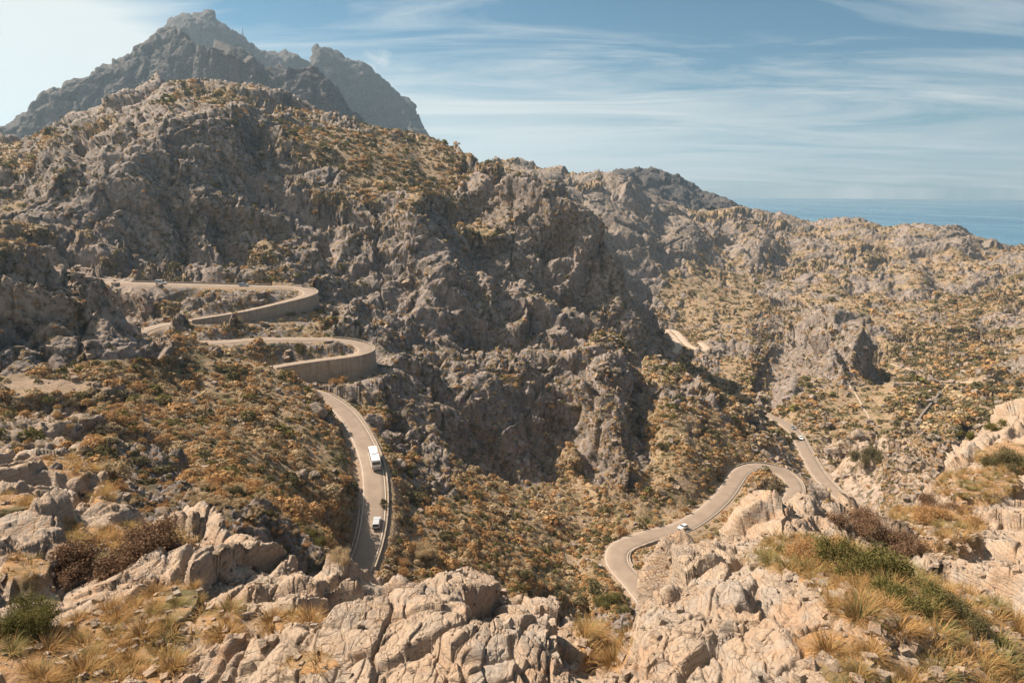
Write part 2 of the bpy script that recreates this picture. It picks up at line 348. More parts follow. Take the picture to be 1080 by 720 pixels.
STRATA = Matrix.Rotation(R(38), 3, Vector((.35, 1, .1)))
SM = np.array(STRATA, dtype=f32)
def displace(P, d, fg, base_bias=.24, gain=1.0):
    shp = P.shape
    Nn = grid_normals(P)
    # gentle normals: keep displacement mostly outward, partly upward
    V = P.reshape(-1, 3); N = Nn.reshape(-1, 3).copy(); D = d.reshape(-1)
    nz = N[:, 2].copy()
    slope = np.sqrt(np.clip(1-nz*nz, 0, 1))/np.clip(nz, .15, 1)
    N[:, 2] += .55; N /= np.linalg.norm(N, axis=1, keepdims=True)
    V32 = V.astype(f32)
    px, py = project(V)
    dv = np.linalg.norm(np.gradient(P, axis=1), axis=-1); dv[:-1] = np.maximum(dv[:-1], dv[1:])
    fp = np.maximum(D/F, np.minimum(dv.reshape(-1)*.75, 3*D/F))
    # rock mask
    bias = np.zeros(len(V))
    if fg:
        veg = np.zeros(len(V))
        for e in VEG: veg = np.maximum(veg, ell(px, py, e))
        n = fbm(V32, 2.2, 4, 5)
        rock = sstep(-.35, .3, .55-1.45*veg+.8*n)
    else:
        for e in BIAS: bias += e[4]*ell(px, py, (*e[:4], 0))
        n = fbm(V32, 30, 7, 5, .70)
        rock = sstep(-.10, .20, 1.05*n+bias+base_bias+.50*(slope-.55))
    rock = rock.astype(f32)
    kx = 1.0
    disp = np.zeros(len(V), f32)
    warp = None
    # broad relief
    for i, lam in enumerate((150, 74, 36, 18, 9, 4.4, 2.1, 1.0, .5, .24)):
        w = sstep(2, 4.5, lam/fp)*(1-sstep(.22, .5, lam/D))
        m = w > .01
        if not m.any(): continue
        nn = perlin(V32[m]/lam, 40+i)
        rg = 1-2*np.abs(nn)*1.2
        amp = lam*(.10+.075*rock[m]) if lam > 5 else lam*(.08+.02*rock[m])
        if fg: amp = amp*.42
        disp[m] += w[m]*amp*(.55*nn+.45*(rg-.45)*rock[m])
    # broken rock: tilted blocks with open joints
    for i, (lam, a) in enumerate(((95, .27), (42, .27), (19, .19), (8.2, .15 if not fg else .38), (3.6, .12 if not fg else .36), (1.55, .14 if not fg else .17), (.68, .13), (.3, .10))):
        w = sstep(2.2, 5, lam/fp)*(1-sstep(.17, .36, lam/D))*rock
        if fg: w *= (1.0 if lam < 5 else .8)
        m = w > .02
        if not m.any(): continue
        Q = V32[m]
        Wp = np.stack([perlin(Q/(lam*.9)+k*17.3, 70+i) for k in range(3)], -1)*((.20 if fg else .36)*lam)
        Q = Q+Wp
        # joints: fractures run along tilted beds near the camera, upright on the mountain
        if fg: Q = (Q@SM.T)*np.array([1.0, .62, 1.5], f32)
        else: Q = Q*np.array([1.15, 1.15, .62], f32)
        c, s_ = math.cos(.7*i+.3), math.sin(.7*i+.3)
        v, crk, hid = facet(Q/lam, 90+i, .09 if fg else .14)
        disp[m] += w[m]*lam*((a*v-.02 if not fg else a*(v*.95-.16))-(.10 if not fg else .11)*np.exp(-(crk/(.07 if not fg else .05))**2))
    # bedding: long ledges that run through the rock
    bd = np.array([.30, -.12, .95], f32) if not fg else np.array([-.52, .25, .82], f32)
    for i, (lam, a) in enumerate(((17, .085), (6.5, .085), (2.4, .08), (.9, .075))):
        w = sstep(2.2, 5, lam/fp)*(1-sstep(.12, .3, lam/D))*rock
        m = w > .02
        if not m.any(): continue
        Q = V32[m]
        ph = (Q+disp[m, None]*N[m].astype(f32)*.5)@bd/lam+perlin(Q/(lam*4.5), 150+i)*1.5+perlin(Q/(lam*1.3), 160+i)*.22
        fr = ph-np.floor(ph)
        st = fr-sstep(.80, 1.0, fr)
        disp[m] += w[m]*lam*a*(st*1.6-.6)*(.35+.65*sstep(-.25, .2, perlin(Q/(lam*3.1), 170+i)))
    if not fg:
        # karst flutes on steep faces
        for i, lam in enumerate((5.5, 2.6)):
            w = sstep(2.2, 4.5, lam/fp)*rock*sstep(.5, 1.0, slope)
            m = w > .02
            if m.any():
                Q = V32[m]*np.array([1, 1, .22], f32)
                nn = perlin(Q/lam, 130+i)
                disp[m] += w[m]*lam*.13*(.5-np.abs(nn)*1.6)
    if fg:
        # taper off at the frame's near edge and under the camera so nothing pokes up to the lens
        disp *= sstep(3, 9, D)
    if not fg:
        # road cuts and benches: no crags right beside the carriageway
        _, rdist, _ = road_query(V[:, 0], V[:, 1])
        disp *= (.12+.88*sstep(5, 18, rdist))*gain*(1-.32*sstep(300, 450, D))
        disp *= 1-.85*ell(px, py, (712, 372, 24, 26, 0))
        for e in ((588, 250, 17, 13, 16), (503, 352, 20, 12, 12), (545, 330, 9, 12, 7), (640, 262, 8, 16, 9), (250, 262, 16, 10, 9), (345, 250, 9, 14, 9)):
            disp -= (e[4]*ell(px, py, (*e[:4], 0))).astype(f32)
        for e in ((886, 368, 22, 17, 13), (926, 390, 16, 14, -9), (1036, 405, 14, 12, 9), (1052, 322, 18, 14, 12), (965, 300, 16, 12, 12), (905, 268, 22, 12, 14), (800, 262, 22, 16, 16), (1010, 268, 24, 12, 14), (722, 262, 20, 26, 14)):
            disp += (e[4]*ell(px, py, (*e[:4], 0))).astype(f32)
    W = V+N*disp[:, None]
    return W.reshape(shp), rock.reshape(shp[:2]), slope.reshape(shp[:2])

AZ = R(47)
def make_band(nc, nr, k0, k1, kx, fg=False, bb=.24, gain=1.0):
    P, d = band(nc, nr, k0, k1, AZ, kx)
    Q, rock, slope = displace(P, d, fg, bb, gain)
    return dict(P0=P, P=Q, d=d, rock=rock, slope=slope)

bandA = make_band(1500, 900, 0, I_FG, 300, True); log('fg')
bandB = make_band(1600, 900, I_FG, I_SKY, 150); log('mid')
bandC = make_band(1500, 300, I_SKY, I_FAR, 120, bb=.30, gain=.8); log('far')
bandD = make_band(1300, 440, I_FAR, I_END, 120, bb=.95, gain=1.25); log('peak')

# residual between natural ground and road level, from the undisturbed surface
P0 = bandB['P0'].reshape(-1, 3)
k, dist, side = road_query(P0[:, 0], P0[:, 1])
m = dist < 3.5
acc = np.bincount(k[m], RP[k[m], 2]-P0[m, 2], len(RP)); cnt = np.bincount(k[m], minlength=len(RP))
dl = np.where(cnt > 0, acc/np.maximum(cnt, 1), np.nan)
for n_, r in ROADS.items():
    o = _off[n_]; seg = dl[o:o+len(r['P'])]; ii = np.arange(len(seg)); ok = ~np.isnan(seg)
    if ok.any():
        seg = np.interp(ii, ii[ok], seg[ok])
        log('road residual', n_, 'mean %.1f min %.1f max %.1f' % (seg.mean(), seg.min(), seg.max()))
        seg = np.convolve(np.pad(seg, 6, mode='edge'), np.ones(13)/13, 'valid')
    else: seg = np.zeros(len(seg))
    dl[o:o+len(seg)] = seg
dl = np.clip(dl, -14, 14)
for b in (bandB, bandC):
    V = b['P'].reshape(-1, 3)
    z, dist, k = carve(V, dl)
    V[:, 2] = z
    b['rd'] = dist.reshape(b['P'].shape[:2])
    # the verge is gravel, not outcrop
    b['verge'] = (1-sstep(RW[k]+.6, RW[k]+2.6, dist)).reshape(b['P'].shape[:2])
    if b is bandB:
        tx, ty = project(b['P0']); trk = np.maximum(ell(tx, ty, (55, 405, 80, 8, 0)), ell(tx, ty, (150, 412, 40, 7, 0)))
        b['verge'] = np.maximum(b['verge'], trk)
    b['rock'] = b['rock']*(1-b['verge'])
for b in (bandA, bandD):
    b['rd'] = np.full(b['P'].shape[:2], 1e6); b['verge'] = np.zeros(b['P'].shape[:2])
log('carved')

# visibility from the camera: running horizon along every column (approximate, bands have their own columns)
hor_az = None; hor = None
for b in (bandA, bandB, bandC, bandD):
    P = b['P']; h = np.hypot(P[..., 0], P[..., 1]); t = (P[..., 2]-CZ)/h
    az = np.linspace(-AZ, AZ, P.shape[0])
    cm = np.maximum.accumulate(t, axis=1)
    if hor is not None:
        start = np.interp(az, hor_az, hor)
        cm = np.maximum(cm, start[:, None])
    b['vis'] = t >= cm-.004*np.clip(60/h, .2, 1)
    b['t'] = t
    hor_az, hor = az, cm[:, -1]
    b['px'], b['py'] = project(P)
log('visibility')

# ------------------------------------------------------------------ Blender helpers
def link(o, parent=None):
    COL.objects.link(o)
    if parent is not None: o.parent = parent
    return o
def mesh_np(name, V, faces, mat=None, parent=None, smooth_=False, cols=None, loc=None, mats=None, fmat=None):
    """faces: (n,3)/(n,4) int array or list of lists"""
    me = bpy.data.meshes.new(name)
    if isinstance(faces, np.ndarray):
        V = np.ascontiguousarray(V, dtype=f32); nf, k = faces.shape
        me.vertices.add(len(V)); me.vertices.foreach_set('co', V.ravel())
        me.loops.add(nf*k); me.loops.foreach_set('vertex_index', np.ascontiguousarray(faces, dtype=np.int32).ravel())
        me.polygons.add(nf)
        me.polygons.foreach_set('loop_start', np.arange(0, nf*k, k, dtype=np.int32))
        me.polygons.foreach_set('loop_total', np.full(nf, k, np.int32))
        if fmat is not None: me.polygons.foreach_set('material_index', np.ascontiguousarray(fmat, dtype=np.int32))
        me.polygons.foreach_set('use_smooth', np.full(nf, bool(smooth_)))
        me.update(calc_edges=True)
    else:
        me.from_pydata([tuple(map(float, v)) for v in V], [], faces); me.update()
        if smooth_: me.polygons.foreach_set('use_smooth', np.full(len(me.polygons), True))
        if fmat is not None: me.polygons.foreach_set('material_index', np.asarray(fmat, dtype=np.int32))
    if cols is not None:
        for cn, c in cols.items():
            a = me.color_attributes.new(cn, 'FLOAT_COLOR', 'POINT')
            c4 = np.ones((len(V), 4), f32); c4[:, :c.shape[1]] = c
            a.data.foreach_set('color', c4.ravel())
    for mm in (mats or ([mat] if mat else [])): me.materials.append(mm)
    o = bpy.data.objects.new(name, me)
    if loc is not None: o.location = loc
    return link(o, parent)
def thing(name, label, cat, loc=(0, 0, 0), rotz=0, group=None):
    o = bpy.data.objects.new(name, None); o.location = loc; o.rotation_euler = (0, 0, rotz)
    o.empty_display_size = .3
    return tag(link(o), label, cat, group)
def tag(o, label=None, cat=None, group=None, kind=None):
    if label: o['label'] = label
    if cat: o['category'] = cat
    if group: o['group'] = group
    if kind: o['kind'] = kind
    return o

class NT:
    """tiny node-tree builder"""
    def __init__(s, tree): s.t = tree; s.t.nodes.clear()
    def n(s, typ, **kw):
        nd = s.t.nodes.new(typ)
        for k, v in kw.items():
            if k.startswith('i_'):
                key = k[2:]; key = int(key) if key.isdigit() else key.replace('_', ' ')
                sock = nd.inputs[key]
                if hasattr(v, 'links') or isinstance(v, bpy.types.NodeSocket): s.t.links.new(v, sock)
                else: sock.default_value = v
            else: setattr(nd, k, v)
        return nd
    def link(s, a, b): s.t.links.new(a, b)
    def math(s, op, a, b=None, c=None, clamp=False):
        nd = s.t.nodes.new('ShaderNodeMath'); nd.operation = op; nd.use_clamp = clamp
        for i, v in enumerate((a, b, c)):
            if v is None: continue
            if isinstance(v, bpy.types.NodeSocket): s.t.links.new(v, nd.inputs[i])
            else: nd.inputs[i].default_value = v
        return nd.outputs[0]
    def mix(s, fac, a, b, typ='MIX'):
        nd = s.t.nodes.new('ShaderNodeMix'); nd.data_type = 'RGBA'; nd.blend_type = typ; nd.clamp_factor = True
        for sock, v in ((nd.inputs[0], fac), (nd.inputs[6], a), (nd.inputs[7], b)):
            if isinstance(v, bpy.types.NodeSocket): s.t.links.new(v, sock)
            elif isinstance(v, (int, float)): sock.default_value = v
            else: sock.default_value = (*v, 1) if len(v) == 3 else v
        return nd.outputs[2]
    def ramp(s, fac, stops, interp='LINEAR'):
        nd = s.t.nodes.new('ShaderNodeValToRGB'); cr = nd.color_ramp; cr.interpolation = interp
        while len(cr.elements) < len(stops): cr.elements.new(.5)
        for e, (p, c) in zip(cr.elements, stops):
            e.position = p; e.color = (*c, 1) if not isinstance(c, (int, float)) else (c, c, c, 1)
        s.t.links.new(fac, nd.inputs[0]); return nd.outputs[0]
    def maprange(s, v, a, b, c=0, d=1):
        nd = s.t.nodes.new('ShaderNodeMapRange'); nd.clamp = True
        s.t.links.new(v, nd.inputs[0])
        for i, x in enumerate((a, b, c, d)): nd.inputs[i+1].default_value = x
        return nd.outputs[0]
    def noise(s, vec, scale, detail=6, rough=.6, dist=0.0):
        nd = s.n('ShaderNodeTexNoise'); s.link(vec, nd.inputs['Vector'])
        nd.inputs['Scale'].default_value = scale; nd.inputs['Detail'].default_value = detail
        nd.inputs['Roughness'].default_value = rough; nd.inputs['Distortion'].default_value = dist
        return nd.outputs[0]
def new_mat(name):
    m = bpy.data.materials.new(name); m.use_nodes = True
    return m, NT(m.node_tree)
def simple_mat(name, col, rough=.6, metal=0, var=.12, vscale=3.0, spec=.5, coat=0):
    m, t = new_mat(name)
    tc = t.n('ShaderNodeTexCoord').outputs['Object']
    nz = t.noise(tc, vscale, 5)
    c = t.mix(nz, [x*(1-var) for x in col], [min(x*(1+var), 1) for x in col])
    b = t.n('ShaderNodeBsdfPrincipled'); t.link(c, b.inputs['Base Color'])
    b.inputs['Roughness'].default_value = rough; b.inputs['Metallic'].default_value = metal
    b.inputs['Specular IOR Level'].default_value = spec; b.inputs['Coat Weight'].default_value = coat
    t.link(b.outputs[0], t.n('ShaderNodeOutputMaterial').inputs[0])
    return m

# ------------------------------------------------------------------ materials
def ground_material(name, near, shade_tint=1.0):
    m, t = new_mat(name)
    geo = t.n('ShaderNodeNewGeometry'); pos = geo.outputs['Position']
    att = t.n('ShaderNodeVertexColor', layer_name='mask')
    sep = t.n('ShaderNodeSeparateColor'); t.link(att.outputs['Color'], sep.inputs[0])
    rock, warm, verge = sep.outputs[0], sep.outputs[1], sep.outputs[2]
    # rock: grey weathered limestone, pale fresh breaks, rust stains
    if near:
        n1 = t.noise(pos, .35, 8, .62, .4); n2 = t.noise(pos, 1.7, 9, .68, .6); n3 = t.noise(pos, 9, 8, .7)
        stretch = t.n('ShaderNodeMapping'); t.link(pos, stretch.inputs[0]); stretch.inputs['Rotation'].default_value = (.3, R(38), .2); stretch.inputs['Scale'].default_value = (.6, .6, 6)
        n4 = t.noise(stretch.outputs[0], 1.3, 8, .65, .8)
        fresh = (.41, .315, .232); rust = (.40, .25, .15); grey = (.26, .22, .185); dark = (.12, .095, .08)
        c = t.mix(t.maprange(n1, .36, .62), rust, fresh)
        c = t.mix(t.maprange(n2, .42, .62), c, fresh)
        c = t.mix(t.math('MULTIPLY', t.maprange(n4, .48, .62), .6), c, grey)
        c = t.mix(t.math('MULTIPLY', t.maprange(t.noise(pos, .6, 7, .65, .5), .51, .61), .7), c, (.37, .32, .27))
        c = t.mix(t.math('MULTIPLY', t.maprange(n3, .53, .66), .6), c, dark)
        c = t.mix(t.math('MULTIPLY', t.maprange(t.noise(pos, 5.5, 6, .6), .58, .68), .5), c, (.47, .385, .30))
    else:
        n1 = t.noise(pos, .035, 8, .62, .3); n2 = t.noise(pos, .16, 10, .7, .5); n3 = t.noise(pos, .9, 10, .72)
        stretch = t.n('ShaderNodeMapping'); t.link(pos, stretch.inputs[0]); stretch.inputs['Scale'].default_value = (1, 1, .18)
        n4 = t.noise(stretch.outputs[0], .35, 9, .7, .4)
        c = t.mix(t.maprange(n1, .38, .62), (.19, .172, .158), (.30, .27, .245))
        c = t.mix(t.maprange(n2, .45, .62), c, (.37, .335, .30))
        c = t.mix(t.math('MULTIPLY', t.maprange(n4, .46, .60), .75), c, (.13, .118, .108))
        c = t.mix(t.math('MULTIPLY', t.maprange(n3, .52, .66), .55), c, (.45, .41, .37))
        c = t.mix(t.math('MULTIPLY', t.maprange(t.noise(pos, .07, 5), .60, .72), .6), c, (.36, .24, .15))
        c = t.mix(1.0, c, (.95, .875, .865), 'MULTIPLY')
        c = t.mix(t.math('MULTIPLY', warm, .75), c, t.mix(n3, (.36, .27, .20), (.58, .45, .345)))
    # plants growing on ledges and in joints
    sc = 1.1 if near else .42
    if not near:
        vn = t.noise(pos, sc, 7, .72); vb = t.noise(pos, .02, 4)
        pl = t.math('MULTIPLY', t.maprange(vn, .49, .56), t.maprange(vb, .30, .50))
        pc = t.mix(t.maprange(t.noise(pos, .25, 3), .45, .6), (.062, .058, .030), (.23, .145, .06))
        rockc = t.mix(t.math('MULTIPLY', pl, .9), c, pc)
    else: rockc = c
    # soil and dry grass
    g1 = t.noise(pos, 2.3 if near else .55, 9, .72); g2 = t.noise(pos, .5 if near else .09, 5, .6); g3 = t.noise(pos, 14 if near else 2.2, 8, .75)
    soil = t.mix(g3, (.20, .125, .075), (.40, .28, .18)) if near else t.mix(g3, (.18, .125, .085), (.41, .32, .235))
    dry = t.mix(g3, (.27, .14, .055), (.49, .29, .13)) if near else t.mix(g3, (.24, .15, .075), (.46, .325, .19))
    olive = t.mix(g3, (.07, .062, .028), (.17, .14, .06))
    s = t.mix(t.maprange(g1, .42, .58), soil, dry)
    s = t.mix(t.maprange(g2, .50, .64), s, olive)
    if not near:
        vv = t.noise(pos, .8, 6, .7)
        s = t.mix(t.math('MULTIPLY', t.maprange(vv, .54, .60), .75), s, (.075, .066, .03))
    rk = t.math('ADD', rock, t.math('MULTIPLY', t.math('SUBTRACT', t.noise(pos, 3 if near else .35, 8, .7), .5), 1.1))
    col = t.mix(t.maprange(rk, .40, .58), s, rockc)
    gravel = t.mix(g3, (.24, .165, .11), (.44, .33, .24))
    col = t.mix(verge, col, gravel)
    if shade_tint != 1: col = t.mix(1.0, col, (shade_tint*.92, shade_tint, shade_tint*1.13), 'MULTIPLY')  # painted shade: turns the whole ground colour darker and bluer
    b = t.n('ShaderNodeBsdfPrincipled'); t.link(col, b.inputs['Base Color'])
    b.inputs['Roughness'].default_value = .92; b.inputs['Specular IOR Level'].default_value = .25
    # bump
    if near:
        h = t.math('ADD', t.math('MULTIPLY', t.noise(pos, 2.6, 12, .68, .3), .20), t.math('MULTIPLY', t.noise(stretch.outputs[0], 3.2, 10, .7, .6), .10))
        vor = t.n('ShaderNodeTexVoronoi', feature='DISTANCE_TO_EDGE'); t.link(stretch.outputs[0], vor.inputs['Vector']); vor.inputs['Scale'].default_value = 1.1
        wv = t.n('ShaderNodeVectorMath', operation='ADD'); t.link(stretch.outputs[0], wv.inputs[0])
        nzv = t.n('ShaderNodeTexNoise'); t.link(pos, nzv.inputs['Vector']); nzv.inputs['Scale'].default_value = 1.6; nzv.inputs['Detail'].default_value = 6
        t.link(nzv.outputs[1], wv.inputs[1]); t.link(wv.outputs[0], vor.inputs['Vector'])
        h = t.math('ADD', h, t.math('MULTIPLY', t.maprange(vor.outputs['Distance'], 0, .05), .05))
        dist = 1.0
    else:
        h = t.math('ADD', t.math('MULTIPLY', t.noise(pos, .5, 12, .72, .2), 1.6), t.math('MULTIPLY', n4, .8))
        if shade_tint != 1: h = t.math('ADD', h, t.math('ADD', t.math('MULTIPLY', t.noise(pos, .022, 9, .68, .4), 34), t.math('MULTIPLY', t.noise(stretch.outputs[0], .05, 8, .65), 16)))
        dist = 1.0
    bm = t.n('ShaderNodeBump'); bm.inputs['Strength'].default_value = .8; bm.inputs['Distance'].default_value = dist
    t.link(h, bm.inputs['Height']); t.link(bm.outputs[0], b.inputs['Normal'])
    t.link(b.outputs[0], t.n('ShaderNodeOutputMaterial').inputs[0])
    return m
M_NEAR = ground_material('near_rock', True)
M_FAR = ground_material('hill_ground', False)
M_PEAK_SHADED = ground_material('peak_rock_shaded', False, .50)  # same limestone as the hills, with the peaks' shade put into its colour

def grid_faces(nc, nr):
    i = np.arange(nc-1)[:, None]*nr+np.arange(nr-1)[None]
    return np.stack([i, i+nr, i+nr+1, i+1], -1).reshape(-1, 4)
def put_band(name, b, mat, warm):
    nc, nr = b['P'].shape[:2]
    c = np.stack([b['rock'].ravel(), warm.ravel(), b['verge'].ravel()], -1)
    o = mesh_np(name, b['P'].reshape(-1, 3), grid_faces(nc, nr), mat, smooth_=True, cols={'mask': c})
    return tag(o, kind='structure')
w0 = np.zeros(bandA['P'].shape[:2])
put_band('ground', bandA, M_NEAR, w0)
pxB, pyB = bandB['px'], bandB['py']
# pale limestone slabs below the right-hand outcrop
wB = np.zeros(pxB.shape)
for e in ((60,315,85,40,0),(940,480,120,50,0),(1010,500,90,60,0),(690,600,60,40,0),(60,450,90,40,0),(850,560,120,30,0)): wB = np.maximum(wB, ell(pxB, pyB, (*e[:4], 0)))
put_band('hillside', bandB, M_FAR, wB)
put_band('hills', bandC, M_FAR, np.zeros(bandC['P'].shape[:2]))
put_band('mountain', bandD, M_PEAK_SHADED, np.zeros(bandD['P'].shape[:2]))
log('terrain meshes')

# ------------------------------------------------------------------ sea
def sea():
    n = 96; r0, r1 = 900., SEA_D
    a = np.linspace(R(-70), R(70), n); rr = np.geomspace(r0, r1, 60)
    V = np.stack([np.sin(a)[:, None]*rr, np.cos(a)[:, None]*rr, np.zeros((n, 60))], -1).reshape(-1, 3)
    m, t = new_mat('sea_water')
    pos = t.n('ShaderNodeNewGeometry').outputs['Position']
    mp = t.n('ShaderNodeMapping'); t.link(pos, mp.inputs[0]); mp.inputs['Scale'].default_value = (.0012, .0005, 1)
    n1 = t.noise(mp.outputs[0], 1.0, 6, .6, 1.2)
    c = t.mix(t.maprange(n1, .35, .65), (.03, .12, .21), (.055, .18, .27))
    b = t.n('ShaderNodeBsdfPrincipled'); t.link(c, b.inputs['Base Color'])
    t.link(t.maprange(n1, .4, .65, .38, .22), b.inputs['Roughness'])
    b.inputs['IOR'].default_value = 1.33
    bm = t.n('ShaderNodeBump'); bm.inputs['Strength'].default_value = .35; bm.inputs['Distance'].default_value = 1
    t.link(t.noise(pos, .05, 5), bm.inputs['Height']); t.link(bm.outputs[0], b.inputs['Normal'])
    t.link(b.outputs[0], t.n('ShaderNodeOutputMaterial').inputs[0])
    tag(mesh_np('sea', V, grid_faces(n, 60), m, smooth_=True), kind='structure')
sea()

# ------------------------------------------------------------------ roads
def road_mats():
    m, t = new_mat('asphalt')
    pos = t.n('ShaderNodeNewGeometry').outputs['Position']
    n = t.noise(pos, 8, 8, .7); n2 = t.noise(pos, .25, 6, .6); n3 = t.noise(pos, 1.2, 5)
    c = t.mix(n, (.19, .145, .11), (.28, .215, .165)); c = t.mix(t.math('MULTIPLY', t.maprange(n2, .4, .65), .55), c, (.32, .25, .19))
    c = t.mix(t.math('MULTIPLY', t.maprange(n3, .6, .7), .25), c, (.11, .095, .085))
    b = t.n('ShaderNodeBsdfPrincipled'); t.link(c, b.inputs['Base Color']); b.inputs['Roughness'].default_value = .85; b.inputs['Specular IOR Level'].default_value = .3
    t.link(b.outputs[0], t.n('ShaderNodeOutputMaterial').inputs[0])
    return m, simple_mat('worn_white_paint', (.47, .41, .34), .8, var=.25, vscale=.9)
M_ASPH, M_PAINT = road_mats()
def strip(P, N, offs, dz):
    """ribbon across the given offsets"""
    k = len(offs); n = len(P)
    V = np.empty((n, k, 3))
    for j, (o, z) in enumerate(zip(offs, dz)):
        V[:, j, :2] = P[:, :2]+N*o; V[:, j, 2] = P[:, 2]+z
    return V.reshape(-1, 3), grid_faces(n, k)
M_TRACK = simple_mat('track_gravel', (.42, .33, .25), .95, var=.2, vscale=.6)
for rn, r in ROADS.items():
    P, N, w = r['P'], r['N'], r['w']
    V, Fc = strip(P, N, [-w-.35, -w, -w*.5, 0, w*.5, w, w+.35], [-.5, 0, .03, .05, .03, 0, -.5])
    tag(mesh_np('road', V, Fc, M_ASPH if rn != 'far' else M_TRACK, smooth_=True), kind='structure')
    if rn != 'far':
        for s in (-1, 1):
            a, b_ = s*(w-.32), s*(w-.12)
            V, Fc = strip(P, N, sorted((a, b_)), [.012, .012])
            tag(mesh_np('road_marking', V, Fc, M_PAINT), kind='structure')

# stone masonry
def stone_mat(name, c1, c2, scale):
    m, t = new_mat(name)
    pos = t.n('ShaderNodeNewGeometry').outputs['Position']
    vor = t.n('ShaderNodeTexVoronoi'); t.link(pos, vor.inputs['Vector']); vor.inputs['Scale'].default_value = scale
    ve = t.n('ShaderNodeTexVoronoi', feature='DISTANCE_TO_EDGE'); t.link(pos, ve.inputs['Vector']); ve.inputs['Scale'].default_value = scale
    sp = t.n('ShaderNodeSeparateColor'); t.link(vor.outputs['Color'], sp.inputs[0])
    c = t.mix(sp.outputs[0], c1, c2); c = t.mix(t.math('MULTIPLY', t.noise(pos, .35, 6, .65), .8), c, [x*.62 for x in c1])
    mp = t.n('ShaderNodeMapping'); t.link(pos, mp.inputs[0]); mp.inputs['Scale'].default_value = (1, 1, .06)
    c = t.mix(t.math('MULTIPLY', t.maprange(t.noise(mp.outputs[0], .9, 6, .7), .5, .66), .7), c, [x*.45 for x in c1])
    b = t.n('ShaderNodeBsdfPrincipled'); t.link(c, b.inputs['Base Color']); b.inputs['Roughness'].default_value = .9
    bm = t.n('ShaderNodeBump'); bm.inputs['Strength'].default_value = .7; bm.inputs['Distance'].default_value = .05
    t.link(t.maprange(ve.outputs['Distance'], 0, .12), bm.inputs['Height']); t.link(bm.outputs[0], b.inputs['Normal'])
    t.link(b.outputs[0], t.n('ShaderNodeOutputMaterial').inputs[0]); return m
M_WALL = stone_mat('wall_stone', (.34, .27, .205), (.47, .385, .30), 1.3)
M_COPE = stone_mat('coping_stone', (.34, .28, .22), (.45, .375, .30), 1.0)
WALL_LABEL = {'curved': 'tall pale stone retaining wall curving under the upper hairpin bend',
              'curved2': 'tall stone retaining wall round the lower hairpin bend with a bush inside',
              'straight': 'long straight retaining wall in shade below the uppermost road'}
def prism_along(P, N, section):
    """sweep a closed cross-section [(offset, dz array or float)] along P"""
    n = len(P); k = len(section); V = np.empty((n, k, 3))
    for j, (o, z) in enumerate(section):
        V[:, j, :2] = P[:, :2]+N*np.asarray(o).reshape(-1, 1) if np.ndim(o) else P[:, :2]+N*o
        V[:, j, 2] = P[:, 2]+z
    i = np.arange(n-1)[:, None]*k+np.arange(k)[None]; j2 = np.arange(n-1)[:, None]*k+(np.arange(k)[None]+1) % k
    Fc = np.stack([i, j2, j2+k, i+k], -1).reshape(-1, 4).tolist()
    Fc += [list(range(k))[::-1], [(n-1)*k+q for q in range(k)]]
    return V.reshape(-1, 3), Fc
for road, i, j, side, hh, nm in WALLS:
    r = ROADS[road]; P, N = r['P'][i:j+1], r['N'][i:j+1]*side; w = r['w']
    t = thing('retaining_wall', WALL_LABEL[nm], 'wall', tuple(P[len(P)//2]-np.array([0, 0, hh.max()])), 0, 'stone retaining walls of the hairpin road')
    base = np.array(t.location)
    V, Fc = prism_along(P, N, [(w+.36, -hh-1.2), (w+.95, -hh-1.2), (w+.62, .30), (w+.36, .30)])
    mesh_np('wall_face', V-base, Fc, M_WALL, t)
    V, Fc = prism_along(P, N, [(w+.33, .302), (w+.68, .302), (w+.68, .62), (w+.33, .62)])
    mesh_np('coping', V-base, Fc, M_COPE, t)
# low parapets of the straight road and the right-hand hairpin
def parapet(road, a, b, side, h, label, wid=.35):
    i, j = sorted((idx_near(road, *a), idx_near(road, *b)))
    r = ROADS[road]; P, N = r['P'][i:j+1], r['N'][i:j+1]*side; w = r['w']
    jit = .06*np.sin(np.arange(len(P))*1.7)+.04*np.sin(np.arange(len(P))*4.1)
    V, Fc = prism_along(P, N, [(w+.30, -1.0), (w+.36+wid, -1.0), (w+.30+wid, h+jit), (w+.34, h+jit)])
    b0 = P[len(P)//2]
    o = mesh_np('parapet_wall', V-b0, Fc, M_COPE, loc=tuple(b0))
    tag(o, label, 'parapet', 'low stone parapets along the road')
    return i, j
log('roads')
parapet('upper', (340, 417), (383, 600), -1, .45, 'low stone parapet on the right side of the straight road with the coach')
parapet('upper', (394, 535), (380, 598), 1, .28, 'low stone kerb wall left of the straight road near the small car')
parapet('lower', (786, 494), (836, 527), -1, .45, 'pale low parapet round the outside of the lower right hairpin')
parapet('lower', (652, 600), (690, 563), 1, .4, 'low stone parapet inside the sharp bend left of the white hatchback')
parapet('lower', (905, 536), (838, 456), 1, .4, 'long low parapet beside the straight road down in the valley')

